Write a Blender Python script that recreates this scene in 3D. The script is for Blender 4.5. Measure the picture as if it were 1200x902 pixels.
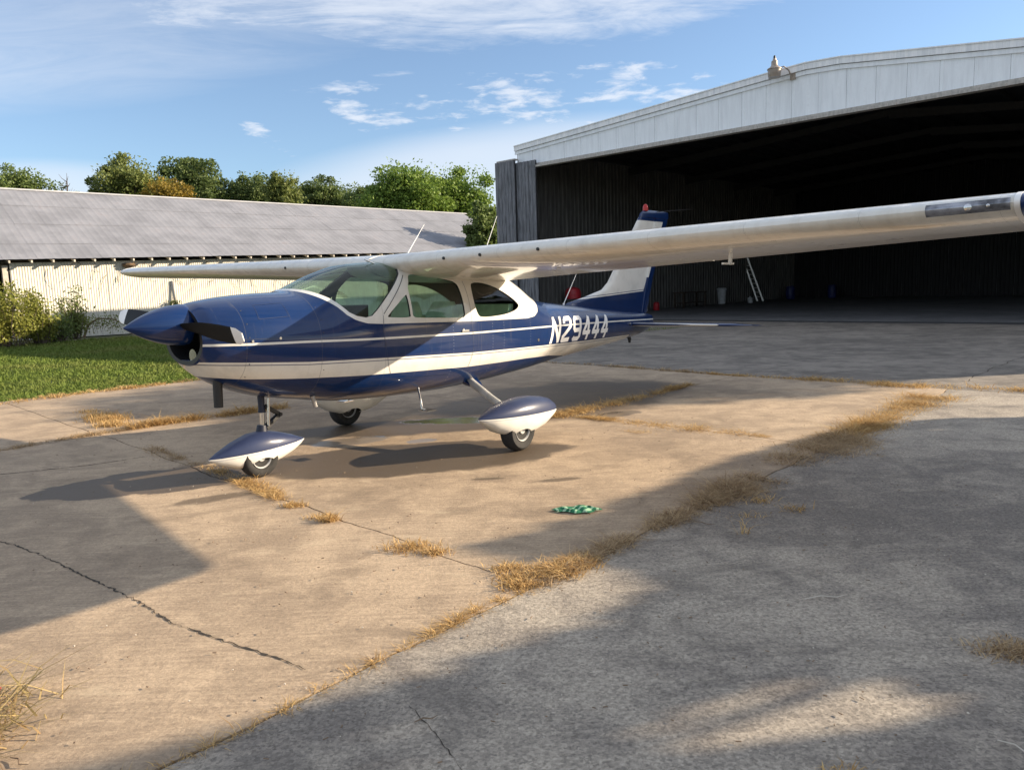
import bpy, bmesh, math, random
import numpy as np
from mathutils import Vector, Matrix
from math import radians as rd, sin, cos, pi
S = bpy.context.scene
for o in list(bpy.data.objects): bpy.data.objects.remove(o)
# ------------------------------------------------------------------ camera
SUN_AZ, SUN_EL = 8.0, 18.7        # math azimuth from +X (right of view), elevation
cam = bpy.data.objects.new('camera', bpy.data.cameras.new('camera')); S.collection.objects.link(cam)
cam.location = (0, 0, 1.563)
cam.matrix_world = Matrix.Translation((0, 0, 1.563)) @ Matrix.Rotation(pi/2-rd(7.43), 4, 'X') @ Matrix.Rotation(rd(-1.806), 4, 'Z')
cam.data.sensor_width = 36; cam.data.lens = 894.72/1200*36; cam.data.clip_end = 3000; cam.data.clip_start = .05
S.camera = cam
S.render.resolution_x, S.render.resolution_y = 1024, 769
S.view_settings.view_transform = 'Standard'; S.view_settings.look = 'None'
S.view_settings.exposure = 1.1; S.view_settings.gamma = 1.0
# ------------------------------------------------------------------ sun
sl = bpy.data.lights.new('sun', 'SUN'); sl.energy = 4.95; sl.angle = rd(.42); sl.color = (1, .83, .62)
sun = bpy.data.objects.new('sun', sl); S.collection.objects.link(sun)
sd = Vector((cos(rd(SUN_AZ))*cos(rd(SUN_EL)), sin(rd(SUN_AZ))*cos(rd(SUN_EL)), sin(rd(SUN_EL))))
sun.rotation_euler = sd.to_track_quat('Z', 'Y').to_euler()
# ------------------------------------------------------------------ node helpers
class NT:
    def __init__(s, tree): s.t = tree; s.n = tree.nodes; s.l = tree.links
    def new(s, typ, **kw):
        n = s.n.new(typ)
        for k, v in kw.items():
            if k in n.inputs.keys(): pass
            setattr(n, k, v)
        return n
    def put(s, sock, v):
        if v is None: return
        if isinstance(v, bpy.types.NodeSocket): s.l.new(v, sock)
        else:
            if isinstance(v, (tuple, list)) and len(v) == 3 and sock.type == 'RGBA': v = (*v, 1)
            sock.default_value = v
    def m(s, op, a, b=None, c=None, clamp=False):
        n = s.n.new('ShaderNodeMath'); n.operation = op; n.use_clamp = clamp
        for i, v in enumerate((a, b, c)):
            if v is not None: s.put(n.inputs[i], v)
        return n.outputs[0]
    def mix(s, f, a, b):
        n = s.n.new('ShaderNodeMix'); n.data_type = 'RGBA'
        s.put(n.inputs[0], f); s.put(n.inputs[6], a); s.put(n.inputs[7], b); return n.outputs[2]
    def noise(s, vec, scale, detail=4, rough=.55, dist=0):
        n = s.n.new('ShaderNodeTexNoise'); s.put(n.inputs['Vector'], vec); n.inputs['Scale'].default_value = scale
        n.inputs['Detail'].default_value = detail; n.inputs['Roughness'].default_value = rough; n.inputs['Distortion'].default_value = dist
        return n.outputs[0]
    def ramp(s, f, lo, hi, a=0., b=1.):
        n = s.n.new('ShaderNodeMapRange'); n.clamp = True; n.interpolation_type = 'SMOOTHSTEP'
        s.put(n.inputs[0], f); n.inputs[1].default_value = lo; n.inputs[2].default_value = hi
        n.inputs[3].default_value = a; n.inputs[4].default_value = b; return n.outputs[0]
    def scalev(s, vec, sc, rot=(0, 0, 0), loc=(0, 0, 0)):
        n = s.n.new('ShaderNodeMapping'); s.put(n.inputs[0], vec); n.inputs[1].default_value = loc
        n.inputs[2].default_value = rot; n.inputs[3].default_value = sc; return n.outputs[0]
    def sep(s, v):
        n = s.n.new('ShaderNodeSeparateXYZ'); s.put(n.inputs[0], v); return n.outputs
    def bump(s, h, strength=.3, dist=.01):
        n = s.n.new('ShaderNodeBump'); s.put(n.inputs['Height'], h); n.inputs['Strength'].default_value = strength
        n.inputs['Distance'].default_value = dist; return n.outputs[0]
    def curve(s, x, pts, xmax, zmax):
        """piecewise-linear function of x given by pts"""
        n = s.n.new('ShaderNodeFloatCurve'); c = n.mapping.curves[0]
        P = [(max(0, min(1, a/xmax)), max(0, min(1, b/zmax))) for a, b in pts]
        while len(c.points) < len(P): c.points.new(.5, .5)
        for p, (a, b) in zip(c.points, P): p.location = (a, b); p.handle_type = 'VECTOR'
        n.mapping.update()
        s.put(n.inputs['Value'], s.m('DIVIDE', x, xmax)); return s.m('MULTIPLY', n.outputs[0], zmax)
def material(name):
    m = bpy.data.materials.new(name); m.use_nodes = True; m.node_tree.nodes.clear(); nt = NT(m.node_tree)
    out = nt.n.new('ShaderNodeOutputMaterial'); b = nt.n.new('ShaderNodeBsdfPrincipled'); nt.l.new(b.outputs[0], out.inputs[0])
    return m, nt, b, out
def coord(nt, kind='Object'):
    return nt.n.new('ShaderNodeTexCoord').outputs[kind]
def wpos(nt): return nt.n.new('ShaderNodeNewGeometry').outputs['Position']
def simple(name, col, rough=.5, metal=0., var=.15, scale=6., coat=0., bump=0., bscale=40, world=False, spec=.5):
    m, nt, b, out = material(name); v = wpos(nt) if world else coord(nt)
    f = nt.noise(v, scale, 5, .6)
    nt.put(b.inputs['Base Color'], nt.mix(nt.ramp(f, .3, .7), tuple(c*(1-var) for c in col), tuple(min(1, c*(1+var)) for c in col)))
    b.inputs['Metallic'].default_value = metal
    nt.put(b.inputs['Roughness'], nt.m('ADD', nt.m('MULTIPLY', f, .12), rough-.06))
    b.inputs['Coat Weight'].default_value = coat; b.inputs['Coat Roughness'].default_value = .05
    b.inputs['Specular IOR Level'].default_value = spec
    if bump: nt.put(b.inputs['Normal'], nt.bump(nt.noise(v, bscale, 4), bump, .01))
    return m
# ------------------------------------------------------------------ world: Nishita sky with thin clouds
W = bpy.data.worlds.new('World'); S.world = W; W.use_nodes = True
nt = NT(W.node_tree); W.node_tree.nodes.clear()
wo = nt.n.new('ShaderNodeOutputWorld'); bg = nt.n.new('ShaderNodeBackground'); nt.l.new(bg.outputs[0], wo.inputs[0])
sky = nt.n.new('ShaderNodeTexSky'); sky.sky_type = 'NISHITA'; sky.sun_disc = False
sky.sun_elevation = rd(SUN_EL); sky.sun_rotation = rd(90-SUN_AZ); sky.altitude = 50; sky.air_density = 1.0; sky.dust_density = .3; sky.ozone_density = 4.0
tc = nt.n.new('ShaderNodeTexCoord').outputs['Generated']; sx, sy, sz = nt.sep(tc)
den = nt.m('ADD', nt.m('MAXIMUM', sz, 0.0), .09)
cx = nt.m('DIVIDE', sx, den); cy = nt.m('DIVIDE', sy, den)
cmb = nt.n.new('ShaderNodeCombineXYZ'); nt.l.new(cx, cmb.inputs[0]); nt.l.new(cy, cmb.inputs[1])
flat = cmb.outputs[0]
ta = nt.m('DIVIDE', sx, nt.m('MAXIMUM', sy, .05)); te = nt.m('DIVIDE', sz, nt.m('MAXIMUM', sy, .05))
def blob(ca, ce, ra, re, ang=0.):
    dx = nt.m('SUBTRACT', ta, ca); dy = nt.m('SUBTRACT', te, ce); c_, s_ = cos(rd(ang)), sin(rd(ang))
    u = nt.m('DIVIDE', nt.m('ADD', nt.m('MULTIPLY', dx, c_), nt.m('MULTIPLY', dy, s_)), ra); v = nt.m('DIVIDE', nt.m('SUBTRACT', nt.m('MULTIPLY', dy, c_), nt.m('MULTIPLY', dx, s_)), re)
    return nt.ramp(nt.m('ADD', nt.m('MULTIPLY', u, u), nt.m('MULTIPLY', v, v)), 1.0, .0)
n1 = nt.noise(nt.scalev(flat, (.42, .95, 1), (0, 0, rd(-14)), (3.3, 1.9, 0)), 1.5, 10, .64, .7)
n2 = nt.noise(nt.scalev(flat, (1.5, 1.9, 1), (0, 0, rd(10)), (7, 2.2, 0)), 1.9, 9, .6, .35)
soft = nt.noise(nt.scalev(flat, (.3, .5, 1), (0, 0, rd(12)), (1.5, 4.0, 0)), 1.2, 6, .5, .4)
wisp = nt.noise(nt.scalev(flat, (.9, 2.4, 1), (0, 0, rd(-20)), (2, 5, 0)), 1.8, 10, .68, .9)
reg = nt.m('MAXIMUM', blob(.1, .40, .85, .125, 4), nt.ramp(te, .42, .6))
mixn = nt.m('ADD', nt.m('MULTIPLY', n1, .55), nt.m('MULTIPLY', wisp, .45))
veil = nt.ramp(nt.m('ADD', mixn, nt.m('MULTIPLY', nt.m('SUBTRACT', reg, .60), .24)), .42, .64, 0, .72)
haze_l = nt.m('MULTIPLY', nt.m('MAXIMUM', blob(-.6, .315, .7, .10, 3), blob(-.2, .36, .6, .08, 6)), nt.ramp(nt.m('ADD', nt.m('MULTIPLY', soft, .6), nt.m('MULTIPLY', wisp, .4)), 
    .3, .62, .08, .40))
wn_ = nt.m('MULTIPLY', nt.m('SUBTRACT', soft, .5), .9)
wedge = nt.ramp(nt.m('ADD', nt.m('MAXIMUM', blob(.02, .12, .50, .11, 5), nt.m('MULTIPLY', blob(-.62, .13, .26, .06, 0), .8)), wn_), .0, 1.0, 0, .66)
preg = nt.m('MAXIMUM', nt.m('MAXIMUM', blob(.08, .235, .34, .05, 3), blob(-.17, .225, .08, .04, -25)), blob(-.30, .195, .07, .016, -28))
pn = nt.m('ADD', nt.m('MULTIPLY', n2, .6), nt.m('MULTIPLY', nt.noise(nt.scalev(flat, (4, 4, 1), (0, 0, .5)), 2.2, 6, .6, .4), .4))
puff = nt.ramp(nt.m('ADD', pn, nt.m('MULTIPLY', nt.m('SUBTRACT', preg, .8), .13)), .48, .64, 0, .78)
puff = nt.m('MULTIPLY', puff, nt.m('ADD', nt.ramp(preg, .02, .4), nt.m('MULTIPLY', nt.ramp(te, .34, .5), .5), clamp=True))
cl = nt.m('MAXIMUM', nt.m('MAXIMUM', veil, puff), nt.m('MAXIMUM', haze_l, wedge), clamp=True)
cl = nt.m('MAXIMUM', nt.m('MULTIPLY', cl, nt.ramp(sz, -.02, .04)), .05)
skyc = nt.n.new('ShaderNodeHueSaturation'); nt.l.new(sky.outputs[0], skyc.inputs['Color']); skyc.inputs['Saturation'].default_value = .93; skyc.inputs['Value'].default_value = 1.0
colr = nt.mix(cl, skyc.outputs[0], (4.7, 4.95, 5.4))
nt.l.new(colr, bg.inputs[0]); bg.inputs[1].default_value = .09
# ------------------------------------------------------------------ object helpers
COL = S.collection
def tag(o, label=None, cat=None, group=None, kind=None, category=None):
    cat = cat or category
    for k, v in (('label', label), ('category', cat), ('group', group), ('kind', kind)):
        if v: o[k] = v
    return o
def empty(name, loc=(0, 0, 0), rz=0, parent=None, **kw):
    o = bpy.data.objects.new(name, None); COL.objects.link(o); o.location = loc; o.rotation_euler = (0, 0, rz); o.parent = parent
    o.empty_display_size = .2
    return tag(o, **kw)
def link(name, me, parent=None, loc=None, **kw):
    o = bpy.data.objects.new(name, me); COL.objects.link(o); o.parent = parent
    if loc is not None: o.location = loc
    return tag(o, **kw)
class MB:
    def __init__(s): s.v = []; s.f = []; s.mi = []; s.cur = 0
    def add(s, vs, fs):
        b = len(s.v); s.v += [tuple(p) for p in vs]; s.f += [tuple(b+i for i in f) for f in fs]; s.mi += [s.cur]*len(fs)
    def box(s, a, b, taper=None):
        x0, y0, z0 = a; x1, y1, z1 = b
        s.add([(x0, y0, z0), (x1, y0, z0), (x1, y1, z0), (x0, y1, z0), (x0, y0, z1), (x1, y0, z1), (x1, y1, z1), (x0, y1, z1)],
              [(0, 3, 2, 1), (4, 5, 6, 7), (0, 1, 5, 4), (1, 2, 6, 5), (2, 3, 7, 6), (3, 0, 4, 7)])
    def bar(s, p, q, w, h=None, up=(0, 0, 1)):
        p, q = Vector(p), Vector(q); h = h or w; d = (q-p).normalized(); u = Vector(up)
        if abs(d.dot(u)) > .95: u = Vector((1, 0, 0))
        r = d.cross(u).normalized(); u = r.cross(d)
        vs = [c+r*w/2*i+u*h/2*j for c in (p, q) for i, j in ((-1, -1), (1, -1), (1, 1), (-1, 1))]
        s.add(vs, [(0, 1, 2, 3), (7, 6, 5, 4), (0, 4, 5, 1), (1, 5, 6, 2), (2, 6, 7, 3), (3, 7, 4, 0)])
    def tube(s, pts, rs, n=10, cap=True):
        pts = [Vector(p) for p in pts]; rs = rs if isinstance(rs, (list, tuple)) else [rs]*len(pts); vs = []; prev = None
        for i, p in enumerate(pts):
            d = (pts[min(i+1, len(pts)-1)]-pts[max(i-1, 0)]).normalized()
            if prev is None: u = Vector((0, 0, 1)) if abs(d.z) < .9 else Vector((1, 0, 0))
            else: u = prev
            r = d.cross(u).normalized(); u = r.cross(d).normalized(); prev = u
            vs += [p+(r*cos(2*pi*k/n)+u*sin(2*pi*k/n))*rs[i] for k in range(n)]
        fs = [(i*n+k, i*n+(k+1) % n, (i+1)*n+(k+1) % n, (i+1)*n+k) for i in range(len(pts)-1) for k in range(n)]
        if cap: fs += [tuple(range(n))[::-1], tuple((len(pts)-1)*n+k for k in range(n))]
        s.add(vs, fs)
    def loft(s, rings, cap=True, closed=True):
        n = len(rings[0]); vs = [p for r in rings for p in r]; m = n if closed else n-1
        fs = [(i*n+k, i*n+(k+1) % n, (i+1)*n+(k+1) % n, (i+1)*n+k) for i in range(len(rings)-1) for k in range(m)]
        if cap and closed: fs += [tuple(range(n))[::-1], tuple((len(rings)-1)*n+k for k in range(n))]
        s.add(vs, fs)
    def lathe(s, prof, n=24, c=(0, 0, 0), axis='z'):
        """prof: (r, h) list"""
        rings = []
        for r, h in prof:
            ring = []
            for k in range(n):
                a = 2*pi*k/n
                q = {'z': (r*cos(a), r*sin(a), h), 'x': (h, r*cos(a), r*sin(a)), 'y': (r*cos(a), h, r*sin(a))}[axis]
                ring.append((c[0]+q[0], c[1]+q[1], c[2]+q[2]))
            rings.append(ring)
        s.loft(rings)
    def mesh(s, name, mats, smooth=35, recalc=True):
        me = bpy.data.meshes.new(name); me.from_pydata([tuple(p) for p in s.v], [], s.f)
        for m in (mats if isinstance(mats, (list, tuple)) else [mats]): me.materials.append(m)
        if len(set(s.mi)) > 1: me.polygons.foreach_set('material_index', s.mi)
        if recalc:
            bm = bmesh.new(); bm.from_mesh(me); bmesh.ops.remove_doubles(bm, verts=bm.verts, dist=1e-5)
            bmesh.ops.recalc_face_normals(bm, faces=bm.faces); bm.to_mesh(me); bm.free()
        if smooth: shade(me, smooth)
        return me
    def build(s, name, mats, parent=None, smooth=35, recalc=True, loc=None, **kw):
        return link(name, s.mesh(name, mats, smooth, recalc), parent, loc, **kw)
def shade(me, ang=35):
    me.polygons.foreach_set('use_smooth', [True]*len(me.polygons))
    me.set_sharp_from_angle(angle=rd(ang)); me.update()
def lerp(a, b, t): return a+(b-a)*t
def interp(x, pts):
    if x <= pts[0][0]: return pts[0][1]
    for (a, b), (c, d) in zip(pts, pts[1:]):
        if x <= c: return lerp(b, d, (x-a)/(c-a)) if c > a else d
    return pts[-1][1]
def chaikin(P, it=2, closed=True):
    for _ in range(it):
        Q = []; n = len(P)
        for i in range(n if closed else n-1):
            a, b = P[i], P[(i+1) % n]
            Q += [tuple(lerp(x, y, .25) for x, y in zip(a, b)), tuple(lerp(x, y, .75) for x, y in zip(a, b))]
        P = Q
    return P
def hnoise(x, y):   # smooth deterministic 2-D wobble
    return (sin(x*3.1+y*1.7)+sin(x*1.3-y*4.2+1.1)*.7+sin(x*7.3+y*6.1+.4)*.4+sin(x*15.7-y*13.1)*.25)/2.35
# ------------------------------------------------------------------ GROUND
def concrete(name, light, dark, agg, streak_rot, streak, wet=False, seed=0.):
    m, nt, b, out = material(name); p = wpos(nt)
    big = nt.noise(nt.scalev(p, (1, 1, 1), loc=(seed, seed, 0)), .45, 5, .6, .6)
    mid = nt.noise(nt.scalev(p, (1, 1, 1), loc=(seed+5, 0, 0)), 2.6, 6, .65, .8)
    fine = nt.noise(p, 42, 6, .75); fine2 = nt.noise(p, 210, 3, .7)
    st = nt.noise(nt.scalev(p, (1.2, 22, 1), (0, 0, streak_rot)), 2.0, 5, .6, .4)
    f = nt.m('ADD', nt.m('ADD', nt.m('MULTIPLY', big, .5), nt.m('MULTIPLY', mid, .5)), nt.m('MULTIPLY', nt.m('SUBTRACT', st, .5), streak))
    c = nt.mix(nt.ramp(f, .39, .61), dark, light)
    vor = nt.n.new('ShaderNodeTexVoronoi'); nt.put(vor.inputs['Vector'], p); vor.inputs['Scale'].default_value = 95
    vc = nt.sep(vor.outputs['Color'])[0]
    sp = nt.m('ADD', nt.m('MULTIPLY', nt.m('SUBTRACT', fine, .5), 1.6*agg), nt.m('MULTIPLY', nt.m('SUBTRACT', vc, .5), .55*agg))
    sp = nt.m('ADD', sp, nt.m('MULTIPLY', nt.m('SUBTRACT', fine2, .5), .9*agg))
    sp = nt.m('ADD', sp, 1.0)
    mu = nt.n.new('ShaderNodeVectorMath'); mu.operation = 'MULTIPLY'
    cb = nt.n.new('ShaderNodeCombineXYZ')
    for i in range(3): nt.l.new(sp, cb.inputs[i])
    nt.put(mu.inputs[0], c); nt.put(mu.inputs[1], cb.outputs[0]); c = mu.outputs[0]
    bl = nt.noise(nt.scalev(p, (1, 1.5, 1), (0, 0, .9), (seed*2+1, 4, 0)), .95, 9, .72, .9)
    c = nt.mix(nt.ramp(bl, .50, .66, 0, .55), c, tuple(x*.62 for x in dark))
    sc = nt.noise(nt.scalev(p, (.7, 9, 1), (0, 0, streak_rot+.5), (seed, 9, 0)), 1.2, 7, .7, 1.5)
    c = nt.mix(nt.ramp(sc, .58, .74, 0, .35), c, tuple(min(.62, x*1.25) for x in light))
    # small dark pits and pale flecks
    pit = nt.n.new('ShaderNodeTexVoronoi'); nt.put(pit.inputs['Vector'], p); pit.inputs['Scale'].default_value = 14
    pf = nt.m('MULTIPLY', nt.ramp(pit.outputs['Distance'], .10, .05), nt.ramp(nt.sep(pit.outputs['Color'])[1], .82, .86))
    c = nt.mix(nt.m('MULTIPLY', pf, .6), c, tuple(x*.35 for x in dark))
    pale = nt.ramp(nt.noise(nt.scalev(p, (1, 2.4, 1), (0, 0, .4), (seed*3, 2, 0)), 1.1, 7, .7, 1.2), .56, .74, 0, .5)
    c = nt.mix(pale, c, tuple(min(.6, x*1.35) for x in light))
    rough = nt.m('ADD', .78, nt.m('MULTIPLY', mid, .15))
    if wet:
        x, y, z = nt.sep(p)
        wob = nt.m('MULTIPLY', nt.m('SUBTRACT', nt.noise(p, 1.7, 5, .6), .5), 1.5)
        wob2 = nt.m('MULTIPLY', nt.m('SUBTRACT', nt.noise(p, 6., 6, .7), .5), 2.2)
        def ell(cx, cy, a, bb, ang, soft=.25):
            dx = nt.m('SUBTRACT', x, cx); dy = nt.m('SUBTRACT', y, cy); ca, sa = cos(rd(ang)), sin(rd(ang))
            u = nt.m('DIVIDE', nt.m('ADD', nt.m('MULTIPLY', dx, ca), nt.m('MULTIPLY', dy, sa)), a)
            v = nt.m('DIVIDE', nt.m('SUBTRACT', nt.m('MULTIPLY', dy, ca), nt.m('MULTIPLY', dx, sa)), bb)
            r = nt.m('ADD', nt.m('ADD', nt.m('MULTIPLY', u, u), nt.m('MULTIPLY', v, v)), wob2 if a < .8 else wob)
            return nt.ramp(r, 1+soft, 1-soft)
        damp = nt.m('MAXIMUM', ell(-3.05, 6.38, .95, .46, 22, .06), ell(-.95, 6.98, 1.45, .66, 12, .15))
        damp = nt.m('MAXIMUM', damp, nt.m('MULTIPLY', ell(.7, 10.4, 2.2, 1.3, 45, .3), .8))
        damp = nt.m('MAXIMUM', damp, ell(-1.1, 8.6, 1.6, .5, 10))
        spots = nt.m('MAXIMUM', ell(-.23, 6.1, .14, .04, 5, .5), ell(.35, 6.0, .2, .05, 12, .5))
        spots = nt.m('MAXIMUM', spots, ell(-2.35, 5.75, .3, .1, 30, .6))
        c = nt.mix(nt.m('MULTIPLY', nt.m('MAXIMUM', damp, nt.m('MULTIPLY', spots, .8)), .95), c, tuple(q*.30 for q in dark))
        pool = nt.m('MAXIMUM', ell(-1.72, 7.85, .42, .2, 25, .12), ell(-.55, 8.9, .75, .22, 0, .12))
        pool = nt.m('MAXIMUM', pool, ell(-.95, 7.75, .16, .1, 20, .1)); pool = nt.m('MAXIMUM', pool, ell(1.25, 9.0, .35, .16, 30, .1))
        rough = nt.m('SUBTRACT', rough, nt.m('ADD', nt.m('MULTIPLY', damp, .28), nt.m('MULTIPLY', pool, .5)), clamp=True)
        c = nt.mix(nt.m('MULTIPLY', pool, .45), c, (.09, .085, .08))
        nt.put(b.inputs['Specular IOR Level'], nt.m('ADD', .4, nt.m('MULTIPLY', pool, .6)))
        dry = nt.m('SUBTRACT', 1, pool)
    nt.put(b.inputs['Base Color'], c); nt.put(b.inputs['Roughness'], rough)
    h = nt.m('ADD', nt.m('MULTIPLY', fine, .8), nt.m('MULTIPLY', vc, .25))
    if wet: h = nt.m('MULTIPLY', h, dry)
    nt.put(b.inputs['Normal'], nt.bump(h, .55, .006))
    return m
M_TAN = concrete('tan_concrete', (.47, .355, .24), (.31, .232, .158), .5, rd(-32), .32, wet=True)
M_GREY = concrete('grey_aggregate_concrete', (.37, .32, .255), (.195, .168, .14), 1.05, rd(20), .15, seed=3.)
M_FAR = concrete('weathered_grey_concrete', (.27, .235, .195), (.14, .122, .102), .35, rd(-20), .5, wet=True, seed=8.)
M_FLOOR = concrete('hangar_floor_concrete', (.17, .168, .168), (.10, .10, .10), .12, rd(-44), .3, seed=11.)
M_DIRT = simple('joint_dirt', (.075, .055, .036), .95, var=.4, scale=20, bump=.6, world=True)
M_CRACK = simple('crack_dirt', (.05, .04, .03), .95, var=.4, scale=30, world=True)
def grass_mat(name, a, b_, dry, sc=.35):
    m, nt, b, out = material(name); p = wpos(nt); g = nt.n.new('ShaderNodeNewGeometry')
    r = g.outputs['Random Per Island']; c = nt.mix(r, a, b_)
    c = nt.mix(nt.m('MULTIPLY', nt.ramp(nt.noise(p, sc, 5, .6), .45, .7), .55), c, dry)
    nt.put(b.inputs['Base Color'], c); b.inputs['Roughness'].default_value = .7; b.inputs['Specular IOR Level'].default_value = .2
    tr = nt.n.new('ShaderNodeBsdfTranslucent'); nt.put(tr.inputs[0], c); mx = nt.n.new('ShaderNodeMixShader'); mx.inputs[0].default_value = .3
    nt.l.new(b.outputs[0], mx.inputs[1]); nt.l.new(tr.outputs[0], mx.inputs[2]); nt.l.new(mx.outputs[0], out.inputs[0]); return m
M_LAWN = simple('lawn_soil', (.05, .06, .022), .95, var=.4, scale=1.2, bump=.5, world=True)
M_GRASS = grass_mat('green_grass', (.10, .15, .028), (.17, .22, .045), (.22, .22, .07))
M_DRY = grass_mat('dry_grass', (.74, .52, .23), (.34, .20, .08), (.66, .48, .24), 3)
M_DRYD = grass_mat('brown_dry_grass', (.66, .50, .30), (.26, .17, .095), (.56, .42, .25), 3)
def sheet(name, poly, z, m, **kw):
    b = MB(); b.add([(x, y, z) for x, y in poly], [tuple(range(len(poly)))]); return b.build(name, m, None, 0, **kw)
sheet('ground', [(-900, -900), (900, -900), (900, 900), (-900, 900)], -.09, M_LAWN, kind='structure', label='green lawn running away behind the apron to the tin shed')
apron = empty('concrete_apron', kind='structure')
def uv2(u, v): return ((u-v)/2, (u+v)/2)
sheet('joint_bed', [uv2(-14, -30), uv2(36.6, -30), uv2(36.6, 19.9), uv2(-14, 19.9)], -.009, M_DIRT).parent = apron
US = [-14, -3.4, 3.9, 9.85, 16.0, 22.6, 29.4, 36.4]; VS = [-30, -16, -6, 3.85, 8.6, 13.4, 19.9, 30.5]
def edge_pts(a, b, step=.12):
    L = math.dist(a, b); n = max(2, int(L/step)); return [(lerp(a[0], b[0], i/n), lerp(a[1], b[1], i/n)) for i in range(n)]
for iu in range(len(US)-1):
    for iv in range(len(VS)-1):
        u0, u1, v0, v1 = US[iu], US[iu+1], VS[iv], VS[iv+1]; g = .010
        if v1 < 4.2 and u0 < 15.5:
            if u0 != US[0] or v1 < 3: continue
            u1 = 16.0; v0 = -30
        if v1 > 4.2 and u1 < 9.9 and v0 < 13:
            if v0 > 5: continue
            v1 = 13.4
        if v0 > 19 and u0 < 22: continue
        near = u1 > -4 and v1 > 3 and u0 < 17
        st = .12 if near else .4
        ring = edge_pts((u0+g, v0+g), (u1-g, v0+g), st)+edge_pts((u1-g, v0+g), (u1-g, v1-g), st)+edge_pts((u1-g, v1-g), (u0+g, v1-g), st)+edge_pts((u0+g, v1-g), (u0+g, v0+g), st)
        P = []
        for u, v in ring:
            if abs(v-3.85) < .1: v += -.30+.045*max(-2, min(u, 20))
            x, y = uv2(u, v); w = .04
            x += w*hnoise(x*1.5, y*1.5); y += w*hnoise(y*1.3+4, x*1.7)
            P.append((x, y))
        n = len(P); b = MB(); rr = random.Random(iu*9+iv); dz = 0
        b.add([(x, y, dz) for x, y in P]+[(x, y, -.04) for x, y in P], [tuple(range(n))]+[(i, n+i, n+(i+1) % n, (i+1) % n) for i in range(n)])
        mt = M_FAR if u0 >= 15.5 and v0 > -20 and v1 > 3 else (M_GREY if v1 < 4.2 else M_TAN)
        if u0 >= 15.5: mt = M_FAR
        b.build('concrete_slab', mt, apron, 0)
# cracks
def ribbon(name, pts, w, m, parent, z=.003, seed=1, wob=.008):
    r = random.Random(seed); P = [pts[0]]
    for a, c in zip(pts, pts[1:]):
        n = max(2, int(math.dist(a, c)/.022))
        for i in range(1, n+1):
            t = i/n; j = wob*(1 if i < n else 0)
            P.append((lerp(a[0], c[0], t)+r.uniform(-j, j), lerp(a[1], c[1], t)+r.uniform(-j, j)))
    b = MB(); vs = []; n = len(P)
    for i, (x, y) in enumerate(P):
        a, c = P[max(i-1, 0)], P[min(i+1, n-1)]; dx, dy = c[0]-a[0], c[1]-a[1]; L = math.hypot(dx, dy) or 1
        ww = w*r.uniform(.15, 1.5)*min(1, .25+i/6, .25+(n-1-i)/6); nx, ny = -dy/L*ww/2, dx/L*ww/2
        vs += [(x+nx, y+ny, z), (x-nx, y-ny, z)]
    b.add(vs, [(2*i, 2*i+1, 2*i+3, 2*i+2) for i in range(n-1)])
    return b.build(name, m, parent, 0)
ribbon('crack', [(-4.6, 5.0), (-3.9, 5.15), (-3.21, 4.75), (-2.84, 4.48), (-2.37, 4.10), (-1.96, 3.78), (-1.68, 3.51), (-1.28, 3.26), (-1.03, 3.11), (-.90, 3.01)], .010, M_CRACK, apron, seed=2)
ribbon('crack', [(-5.2, 6.6), (-4.6, 6.85), (-4.0, 7.1), (-3.6, 7.45)], .012, M_CRACK, apron, seed=3)
ribbon('crack', [(-.45, 2.75), (-.3, 2.5), (-.2, 2.3)], .004, M_CRACK, apron, seed=4, wob=.005)
# ---- grass: vectorised blades
def blades(name, P, h, w, lean, m, seed=0, seg=2, **kw):
    """P (n,3) roots; h heights; w widths; lean horizontal reach / height"""
    rg = np.random.default_rng(seed); n = len(P); P = np.asarray(P, float)
    h = np.broadcast_to(h, n)*rg.uniform(.55, 1.25, n); w = np.broadcast_to(w, n)*rg.uniform(.7, 1.3, n)
    a = rg.uniform(0, 2*pi, n); L = np.broadcast_to(lean, n)*rg.uniform(.3, 1.3, n)*h
    d = np.stack([np.cos(a), np.sin(a), 0*a], 1); b = rg.uniform(0, 2*pi, n); s = np.stack([np.cos(b), np.sin(b), 0*b], 1)*(w/2)[:, None]
    up = np.array([0, 0, 1.])
    mid = P+d*(L*.35)[:, None]+up*(h*.6)[:, None]; tip = P+d*L[:, None]+up*(h*rg.uniform(.6, 1.0, n))[:, None]
    V = np.stack([P-s, P+s, mid-s*.8, mid+s*.8, tip], 1).reshape(-1, 3)
    k = np.arange(n)*5
    quads = np.stack([k, k+1, k+3, k+2], 1); tris = np.stack([k+2, k+3, k+4], 1)
    loops = np.concatenate([quads.ravel(), tris.ravel()])
    me = bpy.data.meshes.new(name); me.vertices.add(len(V)); me.vertices.foreach_set('co', V.ravel().astype('f'))
    me.loops.add(len(loops)); me.loops.foreach_set('vertex_index', loops.astype('i'))
    me.polygons.add(2*n); starts = np.concatenate([np.arange(n)*4, 4*n+np.arange(n)*3]); me.polygons.foreach_set('loop_start', starts.astype('i'))
    me.polygons.foreach_set('loop_total', np.concatenate([np.full(n, 4), np.full(n, 3)]).astype('i'))
    me.materials.append(m); me.update(calc_edges=True); me.validate()
    return link(name, me, None, **kw)
rg = np.random.default_rng(5)
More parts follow.
